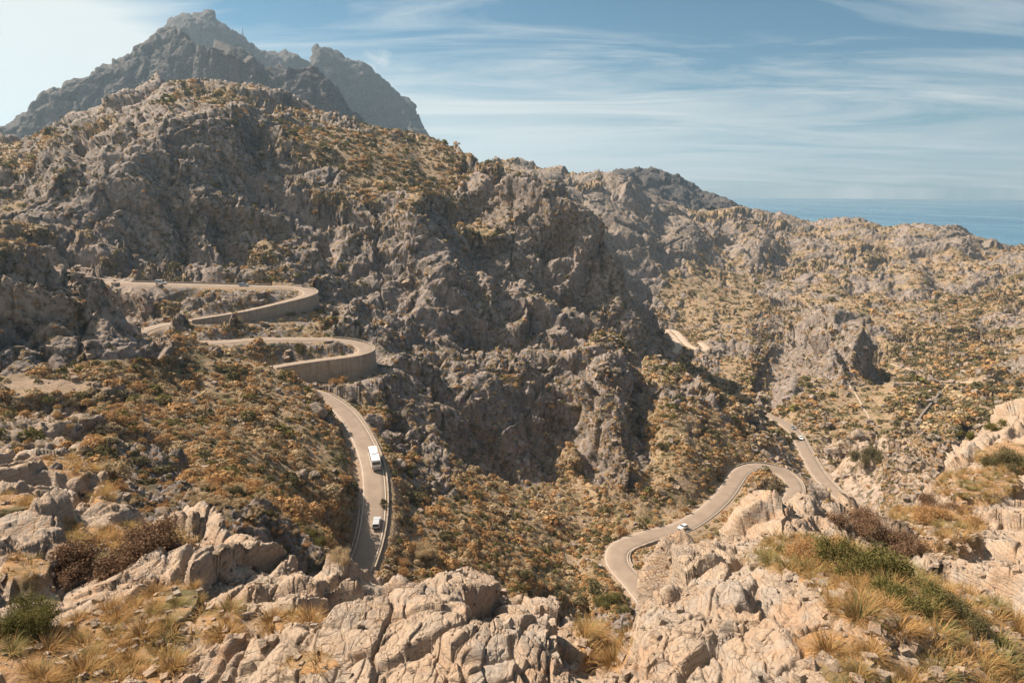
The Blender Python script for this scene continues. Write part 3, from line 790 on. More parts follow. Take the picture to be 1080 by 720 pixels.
# ------------------------------------------------------------------ look-up: visible ground point at a photo pixel
def flat(key): return np.concatenate([b[key].reshape(-1) for b in (bandA, bandB, bandC)])
VP = np.concatenate([b['P'].reshape(-1, 3) for b in (bandA, bandB, bandC)])
VIS = flat('vis'); VPX = flat('px'); VPY = flat('py'); VD = flat('d'); VROCK = flat('rock'); VRD = flat('rd'); VSL = flat('slope')
def _cell(b):
    P = b['P']; du = np.linalg.norm(np.gradient(P, axis=0), axis=-1); dv = np.linalg.norm(np.gradient(P, axis=1), axis=-1); return (du*dv).reshape(-1)
VAREA = np.concatenate([_cell(b) for b in (bandA, bandB, bandC)])
ON = VIS & (VPX > -60) & (VPX < 1140) & (VPY > 0) & (VPY < 790)
_oi = np.nonzero(ON)[0]
_bx = (VPX[_oi]//8).astype(int); _by = (VPY[_oi]//8).astype(int)
_bins = {}
_order = np.lexsort((_by, _bx)); _ks = (_bx*1000+_by)[_order]; _st = np.nonzero(np.diff(_ks, prepend=-1e9))[0]; _en = np.append(_st[1:], len(_ks))
for s_, e_ in zip(_st, _en): _bins[int(_ks[s_])] = _oi[_order[s_:e_]]
def pick(px, py):
    c = []
    for i in (-1, 0, 1):
        for j in (-1, 0, 1):
            a = _bins.get((int(px//8)+i)*1000+int(py//8)+j)
            if a is not None: c.append(a)
    if not c: return None
    c = np.concatenate(c)
    k = c[np.argmin((VPX[c]-px)**2+(VPY[c]-py)**2)]
    return k
log('lookup')

# tracks and field walls down in the valley, draped on the ground
def drape(name, pts, width, mat, lift, height, label=None, cat=None):
    Q = []
    for (x0, y0), (x1, y1) in zip(pts[:-1], pts[1:]):
        n = max(int(math.hypot(x1-x0, y1-y0)/3), 1)
        for q in range(n):
            k = pick(x0+(x1-x0)*q/n, y0+(y1-y0)*q/n)
            if k is not None: Q.append(VP[k])
    Q = np.array(Q)
    Q = smooth(Q, 3); Q = resample(Q, max(width*.7, 1.0)); Q = smooth(Q, 3)
    tt = np.gradient(Q[:, :2], axis=0); tt /= np.linalg.norm(tt, axis=1, keepdims=True)+1e-9
    N = np.stack([tt[:, 1], -tt[:, 0]], -1); h = width/2
    V, Fc = prism_along(Q, N, [(-h, -1.2), (h, -1.2), (h*.85, lift+height), (-h*.85, lift+height)])
    b0 = Q[len(Q)//2]
    o = mesh_np(name, V-b0, Fc, mat, loc=tuple(b0))
    if label: tag(o, label, cat)
    else: tag(o, kind='structure')
drape('path', [(893,402),(900,412),(908,425),(916,440),(925,455)], .9, M_TRACK, .25, 0)
drape('path', [(975,398),(990,402),(1008,404),(1030,402),(1042,398)], 3.0, M_TRACK, .4, 0)
drape('path', [(1017,391),(1019,402)], 5.0, M_TRACK, .4, 0)
drape('path', [(940,384),(962,390),(975,398)], 2.2, M_TRACK, .35, 0)
drape('dry_stone_wall', [(992,414),(984,424),(972,438),(964,452)], 1.3, stone_mat('field_stone', (.20, .165, .13), (.32, .27, .22), 2.0), 0, 1.2,
      'dark dry stone wall running down the valley field', 'stone wall')
drape('stone_terrace', [(905,407),(925,404),(950,406),(975,404)], 1.2, stone_mat('terrace_stone', (.22, .18, .14), (.34, .28, .22), 2.0), 0, .9,
      'thin level terrace wall across the field below the dark knoll', 'stone wall')

# ------------------------------------------------------------------ vehicles
M_TYRE = simple_mat('tyre_rubber', (.025, .025, .026), .85)
M_RIM = simple_mat('alloy', (.55, .55, .56), .35, .8)
M_GLASS = simple_mat('tinted_glass', (.03, .04, .05), .08, var=.05, spec=.9)
M_LAMP = simple_mat('lamp_glass', (.75, .75, .72), .15)
M_TAIL = simple_mat('tail_lamp', (.45, .03, .02), .2)
M_TRIM = simple_mat('black_trim', (.03, .03, .03), .6)
def paint(name, c): return simple_mat(name, c, .3, 0, .04, 2, .6, .6)
def loft_profile(name, prof, yw, mat, parent, smooth_=False):
    """side outline (x along, z up) extruded across; yw(z) gives the half width so that sides lean in"""
    n = len(prof)
    V = [(x, -yw(z), z) for x, z in prof]+[(x, yw(z), z) for x, z in prof]
    Fc = [list(range(n)), [n+i for i in range(n)][::-1]]+[[i, n+i, n+(i+1) % n, (i+1) % n] for i in range(n)]
    o = mesh_np(name, V, [f[::-1] for f in Fc], mat, parent)
    bv = o.modifiers.new('bevel', 'BEVEL'); bv.width = .05; bv.segments = 2; bv.limit_method = 'ANGLE'; bv.angle_limit = R(25)
    return o
def lathe_y(name, prof, mat, parent, loc, n=20):
    """turned round the y axis: prof [(radius, y)]"""
    V = []; Fc = []; k = len(prof)
    for i in range(n):
        a = 2*math.pi*i/n
        V += [(r*math.cos(a), y, r*math.sin(a)) for r, y in prof]
    for i in range(n):
        for j in range(k-1):
            a, b = i*k+j, ((i+1) % n)*k+j
            Fc.append([a, b, b+1, a+1])
    o = mesh_np(name, V, Fc, mat, parent, True, loc=loc); return o
def wheel(parent, x, y, r, wd):
    s = 1 if y > 0 else -1
    t = lathe_y('wheel', [(r*.62, -wd/2), (r*.93, -wd/2), (r, -wd*.32), (r, wd*.32), (r*.93, wd/2), (r*.62, wd/2), (r*.62, -wd/2)], M_TYRE, parent, (x, y, r))
    lathe_y('rim', [(.001, s*wd*.30), (r*.15, s*wd*.36), (r*.2, s*wd*.26), (r*.55, s*wd*.30), (r*.64, s*wd*.42), (r*.64, -s*wd*.3), (.001, -s*wd*.3)], M_RIM, t, (0, 0, 0))
def quad(name, pts, mat, parent, th=.012):
    """thin plate through the corner points"""
    P = np.array(pts, float); n = np.cross(P[1]-P[0], P[2]-P[0]); n /= np.linalg.norm(n)
    k = len(P); V = np.vstack([P, P+n*th])
    Fc = [list(range(k))[::-1], [k+i for i in range(k)]]+[[i, (i+1) % k, k+(i+1) % k, k+i] for i in range(k)]
    return mesh_np(name, V, Fc, mat, parent)
def car(name, label, pm, L=4.0, H=1.48, W=1.74, group='cars on the mountain road', van=False):
    t = thing(name, label, 'car', group=group)
    s = L/4.0; hw = W/2
    def yw(z): return hw if z < .85 else hw-(z-.85)*.30
    belt = .9
    if van:
        prof = [(-2*s, .35), (-2*s, .95), (-1.93*s, 1.25), (-1.80*s, H), (.55*s, H+.02), (1.15*s, 1.02), (1.85*s, .86), (2*s, .62), (2*s, .32)]
    else:
        prof = [(-2*s, .35), (-2*s, .82), (-1.93*s, .98), (-1.55*s, H-.05), (-1.2*s, H), (.15*s, H), (.85*s, .98), (1.75*s, .84), (1.97*s, .64), (2*s, .32)]
    loft_profile('body', prof, yw, pm, t)
    # glass
    f0, f1 = ((.55*s, H+.02), (1.15*s, 1.02)) if van else ((.15*s, H), (.85*s, .98))
    lerp = lambda a, b, u: (a[0]+(b[0]-a[0])*u, a[1]+(b[1]-a[1])*u)
    a, b = lerp(f0, f1, .10), lerp(f0, f1, .93)
    quad('windshield', [(a[0]+.01, -yw(a[1])*.92, a[1]+.008), (b[0]+.01, -yw(b[1])*.95, b[1]+.008), (b[0]+.01, yw(b[1])*.95, b[1]+.008), (a[0]+.01, yw(a[1])*.92, a[1]+.008)], M_GLASS, t)
    r0, r1 = ((-1.80*s, H), (-1.93*s, 1.25)) if van else ((-1.55*s, H-.05), (-1.93*s, .98))
    a, b = lerp(r0, r1, .08), lerp(r0, r1, .9)
    quad('rear_window', [(a[0]-.01, yw(a[1])*.88, a[1]+.004), (b[0]-.01, yw(b[1])*.9, b[1]), (b[0]-.01, -yw(b[1])*.9, b[1]), (a[0]-.01, -yw(a[1])*.88, a[1]+.004)], M_GLASS, t)
    for sd in (-1, 1):
        for x0, x1, x2, x3 in (((-1.45, -.35, -.35, -1.6), (-.28, .10, .62, -.28)) if not van else ((-1.7, -.6, -.6, -1.75), (-.5, .45, .85, -.5))):
            zt, zb = H-.12, 1.0
            pts = [(x0*s, sd*(yw(zt)+.006), zt), (x1*s, sd*(yw(zt)+.006), zt), (x2*s, sd*(yw(zb)+.006), zb), (x3*s, sd*(yw(zb)+.006), zb)]
            quad('side_window', pts if sd < 0 else pts[::-1], M_GLASS, t)
        quad('headlight', [(1.90*s, sd*hw*.55, .74), (1.90*s, sd*hw*.93, .74), (2.01*s, sd*hw*.93, .6), (2.01*s, sd*hw*.55, .6)][::sd], M_LAMP, t, .02)
        quad('tail_light', [(-2.01*s, sd*hw*.7, .80), (-2.01*s, sd*hw*.95, .80), (-2.01*s, sd*hw*.95, .62), (-2.01*s, sd*hw*.7, .62)][::sd], M_TAIL, t, .02)
        m = mesh_np('mirror', np.array([(x, y, z) for x in (.62*s, .74*s) for y in (0, .16) for z in (.98, 1.1)])*[1, sd, 1]+[0, sd*hw*.98, 0], [[0, 1, 3, 2], [4, 6, 7, 5], [0, 4, 5, 1], [2, 3, 7, 6], [0, 2, 6, 4], [1, 5, 7, 3]], pm, t)
        for x in (-1.22*s, 1.25*s): wheel(t, x, sd*(hw-.10), .315, .2)
    quad('bumper', [(2.015*s, -hw*.9, .34), (2.015*s, hw*.9, .34), (2.015*s, hw*.9, .52), (2.015*s, -hw*.9, .52)], M_TRIM, t, .03)
    quad('rear_bumper', [(-2.015*s, hw*.9, .36), (-2.015*s, -hw*.9, .36), (-2.015*s, -hw*.9, .54), (-2.015*s, hw*.9, .54)], M_TRIM, t, .03)
    return t
def coach(label):
    t = thing('coach', label, 'bus')
    L, H, W = 9.4, 3.1, 2.4; hw = W/2
    pm = paint('coach_white', (.78, .79, .78))
    def yw(z): return hw if z < 1.5 else hw-(z-1.5)*.06
    loft_profile('body', [(-L/2, .45), (-L/2-.02, 1.4), (-L/2+.12, H-.25), (-L/2+.35, H), (L/2-.7, H), (L/2-.25, H-.35), (L/2, 1.3), (L/2, .42)], yw, pm, t)
    quad('windshield', [(L/2-.21, -1.08, H-.42), (L/2+.01, -1.12, 1.35), (L/2+.01, 1.12, 1.35), (L/2-.21, 1.08, H-.42)], M_GLASS, t)
    quad('rear_window', [(-L/2+.09, 1.0, H-.4), (-L/2-.015, 1.05, 1.9), (-L/2-.015, -1.05, 1.9), (-L/2+.09, -1.0, H-.4)], M_GLASS, t)
    for sd in (-1, 1):
        for k in range(6):
            x0 = -L/2+.5+k*1.48; x1 = x0+1.4
            pts = [(x0, sd*(yw(2.75)+.006), 2.75), (x1, sd*(yw(2.75)+.006), 2.75), (x1, sd*(yw(1.62)+.006), 1.62), (x0, sd*(yw(1.62)+.006), 1.62)]
            quad('side_window', pts if sd < 0 else pts[::-1], M_GLASS, t)
        for x in (-2.9, 3.0): wheel(t, x, sd*(hw-.16), .5, .3)
        quad('tail_light', [(-L/2-.02, sd*.85, 1.3), (-L/2-.02, sd*1.12, 1.3), (-L/2-.02, sd*1.12, .8), (-L/2-.02, sd*.85, .8)][::sd], M_TAIL, t, .03)
        quad('headlight', [(L/2+.005, sd*.8, .95), (L/2+.005, sd*1.12, .95), (L/2+.005, sd*1.12, .7), (L/2+.005, sd*.8, .7)][::sd], M_LAMP, t, .02)
    for x0, x1, w_, h_, nm in ((-.9, 1.5, .8, .2, 'roof_unit'), (2.6, 3.3, .4, .07, 'roof_hatch'), (-3.6, -2.9, .4, .07, 'roof_hatch')):
        loft_profile(nm, [(x0, H-.02), (x0+.1, H+h_), (x1-.1, H+h_), (x1, H-.02)], lambda z: w_, simple_mat('roof_grey', (.6, .61, .6), .5), t)
    quad('engine_cover', [(-L/2-.022, .75, 1.25), (-L/2-.022, -.75, 1.25), (-L/2-.012, -.75, .6), (-L/2-.012, .75, .6)], simple_mat('warm_grey_panel', (.42, .38, .33), .6), t, .02)
    return t
def on_road(o, road, px, py, lane=0.0, rev=False):
    r = ROADS[road]; i = idx_near(road, px, py); P, T_, N = r['P'][i], r['T'][i], r['N'][i]
    p = P.copy(); p[:2] += N*lane
    g = r['P'][min(i+3, len(r['P'])-1)]-r['P'][max(i-3, 0)]
    a = math.atan2(g[1], g[0]); pitch = -math.atan2(g[2], math.hypot(g[0], g[1]))
    if rev: a += math.pi; pitch = -pitch
    o.rotation_euler = (0, pitch, a)
    o.location = (p[0], p[1], p[2]+.045)
W1, W2, SV, GR, BL = paint('paint_white', (.80, .80, .78)), paint('paint_ivory', (.70, .69, .66)), paint('paint_silver', (.48, .50, .52)), paint('paint_grey', (.22, .23, .25)), paint('paint_blue', (.30, .36, .42))
on_road(coach('white coach with grey roof hatches climbing the straight road'), 'upper', 391.5, 489, 1.0 if False else -.9, True)
on_road(car('parked_car', 'small silver car driving behind the white coach', SV, 4.1), 'upper', 394, 552, -1.1, True)
on_road(car('parked_car', 'white hatchback driving round the lower right bends in tree shadow', W1, 3.9), 'lower', 718, 556, 1.2, True)
on_road(car('parked_car', 'white van on the topmost road nearest to the left outcrop', W2, 4.7, 1.9, 1.85, van=True), 'upper', 171, 299.4, 1.0)
on_road(car('parked_car', 'pale grey car on the topmost road just before the upper hairpin', BL, 4.3), 'upper', 257, 301.4, 1.0)
on_road(car('parked_car', 'dark grey car heading down the valley straight, farther of two', GR, 4.2), 'lower', 835.5, 452, 1.1, True)
on_road(car('parked_car', 'white car on the valley straight just in front of a dark car', W1, 4.2), 'lower', 840, 463, 1.1, True)
for o in [o for o in COL.objects if o.name.startswith('parked_car')]: o.name = 'car'
log('vehicles')

# ------------------------------------------------------------------ mast on the far ridge
def mast():
    bx = bandD['px']; kk = np.nonzero(np.abs(bx-257.5) < 1.2)
    best = np.argmax(bandD['t'][kk]); p = bandD['P'][kk[0][best], kk[1][best]]
    t = thing('radio_mast', 'tiny radio mast standing on the ridge right of the highest peak', 'mast', tuple(p))
    mm = simple_mat('mast_steel', (.2, .2, .21), .6)
    h = 26.
    V = []; Fc = []
    for k, (x, y) in enumerate(((1.6, 0), (-.8, 1.4), (-.8, -1.4))):
        V += [(x-.7, y-.7, -12), (x+.7, y-.7, -12), (x+.7, y+.7, -12), (x-.7, y+.7, -12), (x*.3-.6, y*.3-.6, h), (x*.3+.6, y*.3-.6, h), (x*.3+.6, y*.3+.6, h), (x*.3-.6, y*.3+.6, h)]
        b = k*8; Fc += [[b, b+1, b+5, b+4], [b+1, b+2, b+6, b+5], [b+2, b+3, b+7, b+6], [b+3, b, b+4, b+7], [b+4, b+5, b+6, b+7]]
    mesh_np('lattice_tower', V, Fc, mm, t)
    lathe_y('dish', [(.01, 0), (1.6, .5), (2.4, 1.4), (2.2, 1.4), (.01, .3)], simple_mat('dish_white', (.7, .7, .7)), t, (0, -1, h*.7))
mast()

# ------------------------------------------------------------------ plants
def leaf_mat(name, lo, hi, trans=.25):
    m, t = new_mat(name)
    a = t.n('ShaderNodeVertexColor', layer_name='tint')
    sp = t.n('ShaderNodeSeparateColor'); t.link(a.outputs['Color'], sp.inputs[0])
    oi = t.n('ShaderNodeObjectInfo')
    f = t.math('ADD', t.math('MULTIPLY', sp.outputs[0], .8), t.math('MULTIPLY', oi.outputs['Random'], .2))
    c = t.mix(f, lo, hi)
    d = t.n('ShaderNodeBsdfDiffuse'); t.link(c, d.inputs[0]); tr = t.n('ShaderNodeBsdfTranslucent'); t.link(c, tr.inputs[0])
    mx = t.n('ShaderNodeMixShader'); mx.inputs[0].default_value = trans; t.link(d.outputs[0], mx.inputs[1]); t.link(tr.outputs[0], mx.inputs[2])
    t.link(mx.outputs[0], t.n('ShaderNodeOutputMaterial').inputs[0]); return m
LM = {'gold': leaf_mat('dry_grass', (.23, .125, .05), (.50, .32, .14), .3), 'green': leaf_mat('green_blades', (.10, .10, .04), (.34, .30, .13), .3),
      'olive': leaf_mat('olive_leaf', (.065, .058, .03), (.21, .18, .09)), 'rust': leaf_mat('rust_leaf', (.27, .15, .068), (.57, .36, .175)),
      'leaf': leaf_mat('green_leaf', (.06, .058, .022), (.25, .22, .08)), 'brown': leaf_mat('withered_leaf', (.09, .055, .035), (.30, .19, .12), .15),
      'straw': leaf_mat('straw_leaf', (.32, .235, .135), (.60, .47, .30))}
M_BARK = simple_mat('bark', (.16, .12, .09), .9, var=.3, vscale=8)
def blades(n, L, W, r, g):
    """arching grass blades: V, quads, tint"""
    a = g.uniform(0, 2*math.pi, n); rr = r*np.sqrt(g.random(n))
    base = np.stack([rr*np.cos(a), rr*np.sin(a), np.zeros(n)-.05], -1)
    dirn = a+g.normal(0, .5, n); tilt = np.abs(g.normal(.35, .35, n))+rr/r*.5
    ln = L*g.uniform(.55, 1.1, n); droop = g.uniform(.3, 2.3, n)
    K = 5; V = np.empty((n, K, 2, 3)); p = base.copy(); ang = tilt.copy()
    side = np.stack([-np.sin(dirn), np.cos(dirn), np.zeros(n)], -1)
    for k in range(K):
        w = W*(1-k/(K-1))**.7*g.uniform(.7, 1.2, n)+.0008
        V[:, k, 0] = p-side*w[:, None]/2; V[:, k, 1] = p+side*w[:, None]/2
        st = ln/(K-1)
        p = p+np.stack([np.sin(ang)*np.cos(dirn), np.sin(ang)*np.sin(dirn), np.cos(ang)], -1)*st[:, None]
        ang = ang+droop/(K-1)*(.6+.4*k)
    idx = np.arange(n)[:, None]*K*2+np.arange(K-1)[None]*2
    Fc = np.stack([idx, idx+1, idx+3, idx+2], -1).reshape(-1, 4)
    tint = np.repeat(g.random(n), K*2)
    return V.reshape(-1, 3), Fc, tint
def mesh_data(name, V, Fc, tint, mats, fmat=None):
    o = mesh_np(name, V, Fc, None, None, False, {'tint': np.repeat(tint[:, None], 3, 1)}, mats=mats, fmat=fmat)
    me = o.data; COL.objects.unlink(o); bpy.data.objects.remove(o); return me
def tussock_mesh(i, green):
    g = np.random.default_rng(100+i)
    V, Fc, tn = blades(300, .85, .019, .24, g)
    nf = len(Fc); per = 4
    fm = np.repeat((g.random(nf//per) < green).astype(int), per)
    return mesh_data('tussock', V, Fc, tn, [LM['gold'], LM['green']], fm)
def leaf_cloud(n_cl, n_leaf, size, leaf, g, flat_=.75, holes=.25):
    """leaf faces gathered in clumps through a lumpy dome"""
    a = g.uniform(0, 2*math.pi, n_cl); u = g.random(n_cl); ct = u; st = np.sqrt(1-ct*ct)
    rad = g.uniform(.45, 1.0, n_cl)
    if n_cl > 20:      # gather the clumps into a few lobes of unequal height
        nl_ = 9; q = g.integers(0, nl_, n_cl); la = g.uniform(0, 6.28, nl_); lr = np.sqrt(g.random(nl_))*1.0; lh = g.uniform(.25, 1.0, nl_)
        v = g.normal(0, 1, (n_cl, 3)); v /= np.linalg.norm(v, axis=1, keepdims=True); v *= g.uniform(.12, .36, n_cl)[:, None]
        C0 = np.stack([lr[q]*np.cos(la[q]), lr[q]*np.sin(la[q]), lh[q]*.55], -1)+v
        C0[:, 2] = np.abs(C0[:, 2])
    C = np.stack([st*np.cos(a)*rad, st*np.sin(a)*rad, ct*rad*flat_], -1)*size
    if n_cl > 20: C = C0*size*[1, 1, flat_*1.2]
    C[:, 2] += .10*size
    cr = size*g.uniform(.10, .26, n_cl)*(1 if n_cl > 20 else 1.4)
    Q = C[:, None]+g.normal(0, 1, (n_cl, n_leaf, 3))*cr[:, None, None]*.55
    Q = Q.reshape(-1, 3); Q[:, 2] = np.abs(Q[:, 2])
    n = len(Q)
    d1 = g.normal(size=(n, 3)); d1 /= np.linalg.norm(d1, axis=1, keepdims=True); d2 = g.normal(size=(n, 3)); d2 -= d1*(d1*d2).sum(1, keepdims=True); d2 /= np.linalg.norm(d2, axis=1, keepdims=True)
    s = leaf*g.uniform(.6, 1.4, n)[:, None]
    V = np.stack([Q-d1*s, Q+d2*s*.45, Q+d1*s, Q-d2*s*.45], 1).reshape(-1, 3)
    Fc = np.arange(n*4).reshape(n, 4)
    tint = np.repeat(np.clip(np.repeat(g.random(n_cl), n_leaf)*.6+g.random(n)*.4, 0, 1), 4)
    return V, Fc, tint, C
def dome(n, leaf, g):
    """rounded scrub bush: leaf faces lying over an uneven dome"""
    k = np.arange(n)+.5; ct = 1-k/n*1.02; a = k*2.39996+g.normal(0, .5, n); st = np.sqrt(np.clip(1-ct*ct, 0, 1))
    D = np.stack([st*np.cos(a), st*np.sin(a), ct], -1)+g.normal(0, .12, (n, 3)); D /= np.linalg.norm(D, axis=1, keepdims=True)
    b = g.normal(size=(5, 3)); b[:, 2] = np.abs(b[:, 2]); b /= np.linalg.norm(b, axis=1, keepdims=True)
    r = .5*(.62+.42*np.clip((D@b.T).max(1), 0, 1)**3)*g.uniform(.85, 1.1, n)
    Q = D*r[:, None]; Q[:, 2] += .05
    nn = D+g.normal(0, .42, (n, 3)); nn /= np.linalg.norm(nn, axis=1, keepdims=True)
    d1 = np.cross(nn, g.normal(size=(n, 3))); d1 /= np.linalg.norm(d1, axis=1, keepdims=True); d2 = np.cross(nn, d1)
    s = leaf*g.uniform(.7, 1.35, n)[:, None]
    V = np.stack([Q-d1*s, Q+d2*s*.8, Q+d1*s, Q-d2*s*.8], 1).reshape(-1, 3)
    return V, np.arange(n*4).reshape(n, 4), np.repeat(g.random(n), 4)
def stem_mesh(C, size, g, name='stems'):
    V = []; Fc = []
    for c in C[g.permutation(len(C))[:14]]:
        b = np.array([g.normal(0, .06)*size, g.normal(0, .06)*size, -.1*size]); r = .018*size
        mid = (b+c)/2+g.normal(0, .07, 3)*size
        k0 = len(V)
        for p, rr in ((b, r), (mid, r*.7), (c, r*.25)):
            V += [p+np.array([rr*math.cos(q), rr*math.sin(q), 0]) for q in (0, 2.1, 4.2)]
        for s_ in (0, 3):
            for q in range(3): Fc.append([k0+s_+q, k0+s_+(q+1) % 3, k0+s_+3+(q+1) % 3, k0+s_+3+q])
    me = bpy.data.meshes.new(name); me.from_pydata([tuple(v) for v in V], [], Fc); me.materials.append(M_BARK); return me
TUSS = {k: [tussock_mesh(i+j*10, gr) for i in range(4)] for j, (k, gr) in enumerate((('gold', .06), ('mixed', .4), ('green', .75)))}
SHRUB = {}
for j, kind in enumerate(('olive', 'rust', 'leaf', 'brown', 'straw')):
    SHRUB[kind] = []
    for i in range(3):
        g = np.random.default_rng(300+j*10+i)
        V, Fc, tn, C = leaf_cloud(60, 60, .5, .028, g)
        SHRUB[kind].append((mesh_data('foliage', V, Fc, tn, [LM[kind]]), stem_mesh(C, .5, g)))
BIG = {}
for j, kind in enumerate(('olive', 'rust', 'leaf', 'brown', 'straw')):
    g = np.random.default_rng(360+j)
    V, Fc, tn, C = leaf_cloud(200, 90, .5, .014, g)
    BIG[kind] = [(mesh_data('foliage', V, Fc, tn, [LM[kind]]), stem_mesh(C, .5, g))]
def place_tussock(k, kind, s, label, group):
    me = TUSS[kind][rng.integers(4)]
    o = bpy.data.objects.new('grass_tussock', me); o.location = tuple(VP[k]); o.rotation_euler = (rng.normal(0, .08), rng.normal(0, .08), rng.uniform(0, 6.28))
    o.scale = (s*rng.uniform(.9, 1.2), s*rng.uniform(.9, 1.2), s*rng.uniform(.8, 1.1)); link(o)
    return tag(o, label, 'grass', group)
def place_shrub(p, kind, s, label, group=None, name='shrub', squash=1.0, cat='shrub', wide=None, big=False):
    f, st = BIG[kind][0] if big else SHRUB[kind][rng.integers(3)]
    o = bpy.data.objects.new(name, None); o.empty_display_size = .2; o.location = tuple(p); o.rotation_euler = (0, 0, rng.uniform(0, 6.28)); o.scale = (s*(wide or 1), s, s*squash); link(o)
    tag(o, label, cat, group)
    for nm, me in (('foliage', f), ('stem', st)):
        c = bpy.data.objects.new(nm, me); link(c, o)
    return o

# named single plants of the photo: px, py (foot), kind, diameter px, label
for px, py, kind, dpx, sq, lab in (
   (128,596,'brown',88,.8,'wide withered dark brown bush among the boulders on the left'),
   (62,614,'brown',52,.7,'smaller withered bush joined to the left of the wide dark one'),
   (24,668,'leaf',52,1.1,'dense green shrub at the lower left corner of the outcrop'),
   (118,520,'rust',22,1.0,'rust coloured bush on the ledge left of the dark crag'),
   (905,612,'leaf',66,1.1,'tall bushy green shrub in the grass behind the right rock'),
   (868,594,'rust',50,1.0,'reddish dry bush left of the tall green shrub'),
   (955,640,'leaf',56,.9,'low green shrub growing among long grass on the right'),
   (1000,655,'olive',46,.9,'dark olive shrub farther right in the long grass'),
   (905,558,'brown',48,.8,'grey brown thorny bush beside the pale slab under the valley road'),
   (953,582,'brown',44,.9,'brown thorny bush on the shelf edge just right of the grey brown one'),
   (990,540,'brown',34,.8,'grey thorny bush on the pale right slope'),
   (1062,492,'olive',34,.9,'round olive bush high on the pale right slope'),
   (1000,552,'rust',40,.6,'orange dry bush under the grey thorny one on the right slope'),
   (316,372,'olive',17,1.2,'dark round bush inside the lower hairpin bend'),
   (356,404,'rust',15,1.2,'orange bush by the foot of the lower hairpin wall'),
   (916,486,'olive',24,1.2,'yellow green round tree beside the pale valley ledges'),
   (80,384,'leaf',9,1.2,'small bright green bush in the shade below the left crag'),
   (66,392,'leaf',9,1.2,'small lime green bush at the edge of the brown track'),
   (700,474,'olive',16,1.0,'green bush in the dark shade of the mountain spur'),
   (430,498,'leaf',15,.9,'green bush right of the coach beside the road'),
   (452,520,'olive',14,.9,'green bush on the slope below the road, right of the coach'),
   (408,532,'olive',13,.9,'low dark bush on the road edge beside the silver car'),
   (327,572,'leaf',26,.9,'green bush behind the foreground boulders left of the road end'),
   (285,545,'olive',20,.9,'olive bush above the foreground boulders on the hillside'),
   (362,592,'straw',24,.9,'straw coloured bush at the lower left edge of the road'),
   (440,585,'straw',30,.8,'straw coloured shrub behind the top of the central rock'),
   (418,600,'rust',24,.8,'reddish shrub where the road disappears behind the rock'),
   (645,640,'leaf',30,.8,'yellow green shrub in the gap between the two big rocks'),
   (630,665,'straw',26,.8,'pale dry shrub in the gap left of the rounded right rock'),
   (1050,452,'leaf',18,.9,'green bush in the valley just above the pale right slope'),
   (1022,462,'leaf',15,.9,'green bush in the row at the foot of the right slope'),
   (1036,442,'olive',14,.9,'olive bush in the valley near the dark crag shade'),
   ):
    k = pick(px, py)
    if k is None: print('no ground at', px, py); continue
    d = np.linalg.norm(VP[k]-[0, 0, CZ])
    if px > 1020 and py < 470 or px > 900 and 470 < py < 490: pass
    s = dpx*d/F
    nm = 'tree' if 'tree' in lab else 'shrub'
    place_shrub(VP[k]-[0, 0, .05*s], kind, s*1.05, lab, 'single bushes', nm, sq, 'tree' if nm == 'tree' else 'bush', None, dpx > 22)

# bushes on the bank of the lower bends; their shadows fall across the road
r = ROADS['lower']
for q, (px, py) in enumerate(((672,570),(690,563),(704,559.5),(738,545),(748,537),(757,528),(765,519),(771,509),(845,520))):
    i = idx_near('lower', px, py); N = r['N'][i]
    sd = 1 if (project(r['P'][i]+np.array([N[0]*4, N[1]*4, 0]))[1] < r['py'][i]) else -1
    p = r['P'][i].copy(); p[:2] += N*sd*(r['w']+2.0); p[2] += .25
    place_shrub(p, ('rust', 'olive', 'straw')[q % 3], rng.uniform(2.6, 3.8), '%s bush on the inner bank of the lower bends, shading the road' % ('rust coloured', 'olive green', 'straw coloured')[q % 3],
                '%s bushes on the bank of the lower bends' % ('rust coloured', 'olive green', 'straw coloured')[q % 3], 'roadside_bush', 1.1, 'bush')

# tussocks of the near outcrop
mA = ON & (np.arange(len(VP)) < bandA['P'].shape[0]*bandA['P'].shape[1])
cand = np.nonzero(mA & (VROCK < .45) & (VD < 75) & (VPY < 740))[0]
wt = VAREA[cand]*np.clip(26/VD[cand], .25, 1.5)*(1-VROCK[cand])**2
sel = rng.choice(cand, min(2600, len(cand)), replace=False, p=wt/wt.sum())
taken = []; nt = 0; smalls = []
for k in sel:
    p = VP[k]
    if taken and min(np.hypot(p[0]-q[0], p[1]-q[1]) for q in taken) < (.45 if VD[k] < 30 else .8): continue
    if nt >= 300: smalls.append(k); continue
    taken.append(p); px, py = VPX[k], VPY[k]
    gk = 'gold'
    r = rng.random()
    if px > 700: gk = 'green' if r < .22 else ('mixed' if r < .55 else 'gold')
    else: gk = 'green' if r < .06 else ('mixed' if r < .25 else 'gold')
    side = 'lower left corner' if px < 330 else ('middle ledges' if px < 720 else 'right hand slope')
    colr = {'gold': 'golden dry', 'mixed': 'half green half golden', 'green': 'mostly green'}[gk]
    place_tussock(k, gk, rng.uniform(.36, .76), '%s grass tussock on the %s of the outcrop' % (colr, side), '%s tussocks on the %s' % (colr, side))
    nt += 1
log('tussocks', nt, len(smalls))
Vs, Ts, Ms = [], [], []
g = np.random.default_rng(77)
for k in smalls:
    V, Fc, tn = blades(46, .40*g.uniform(.6, 1.3)*(1 if VD[k] < 30 else 1.5), .020, .2, g)
    Vs.append(V+VP[k]); Ts.append(tn); Ms.append(np.repeat((g.random(46) < .2).astype(int), 4))
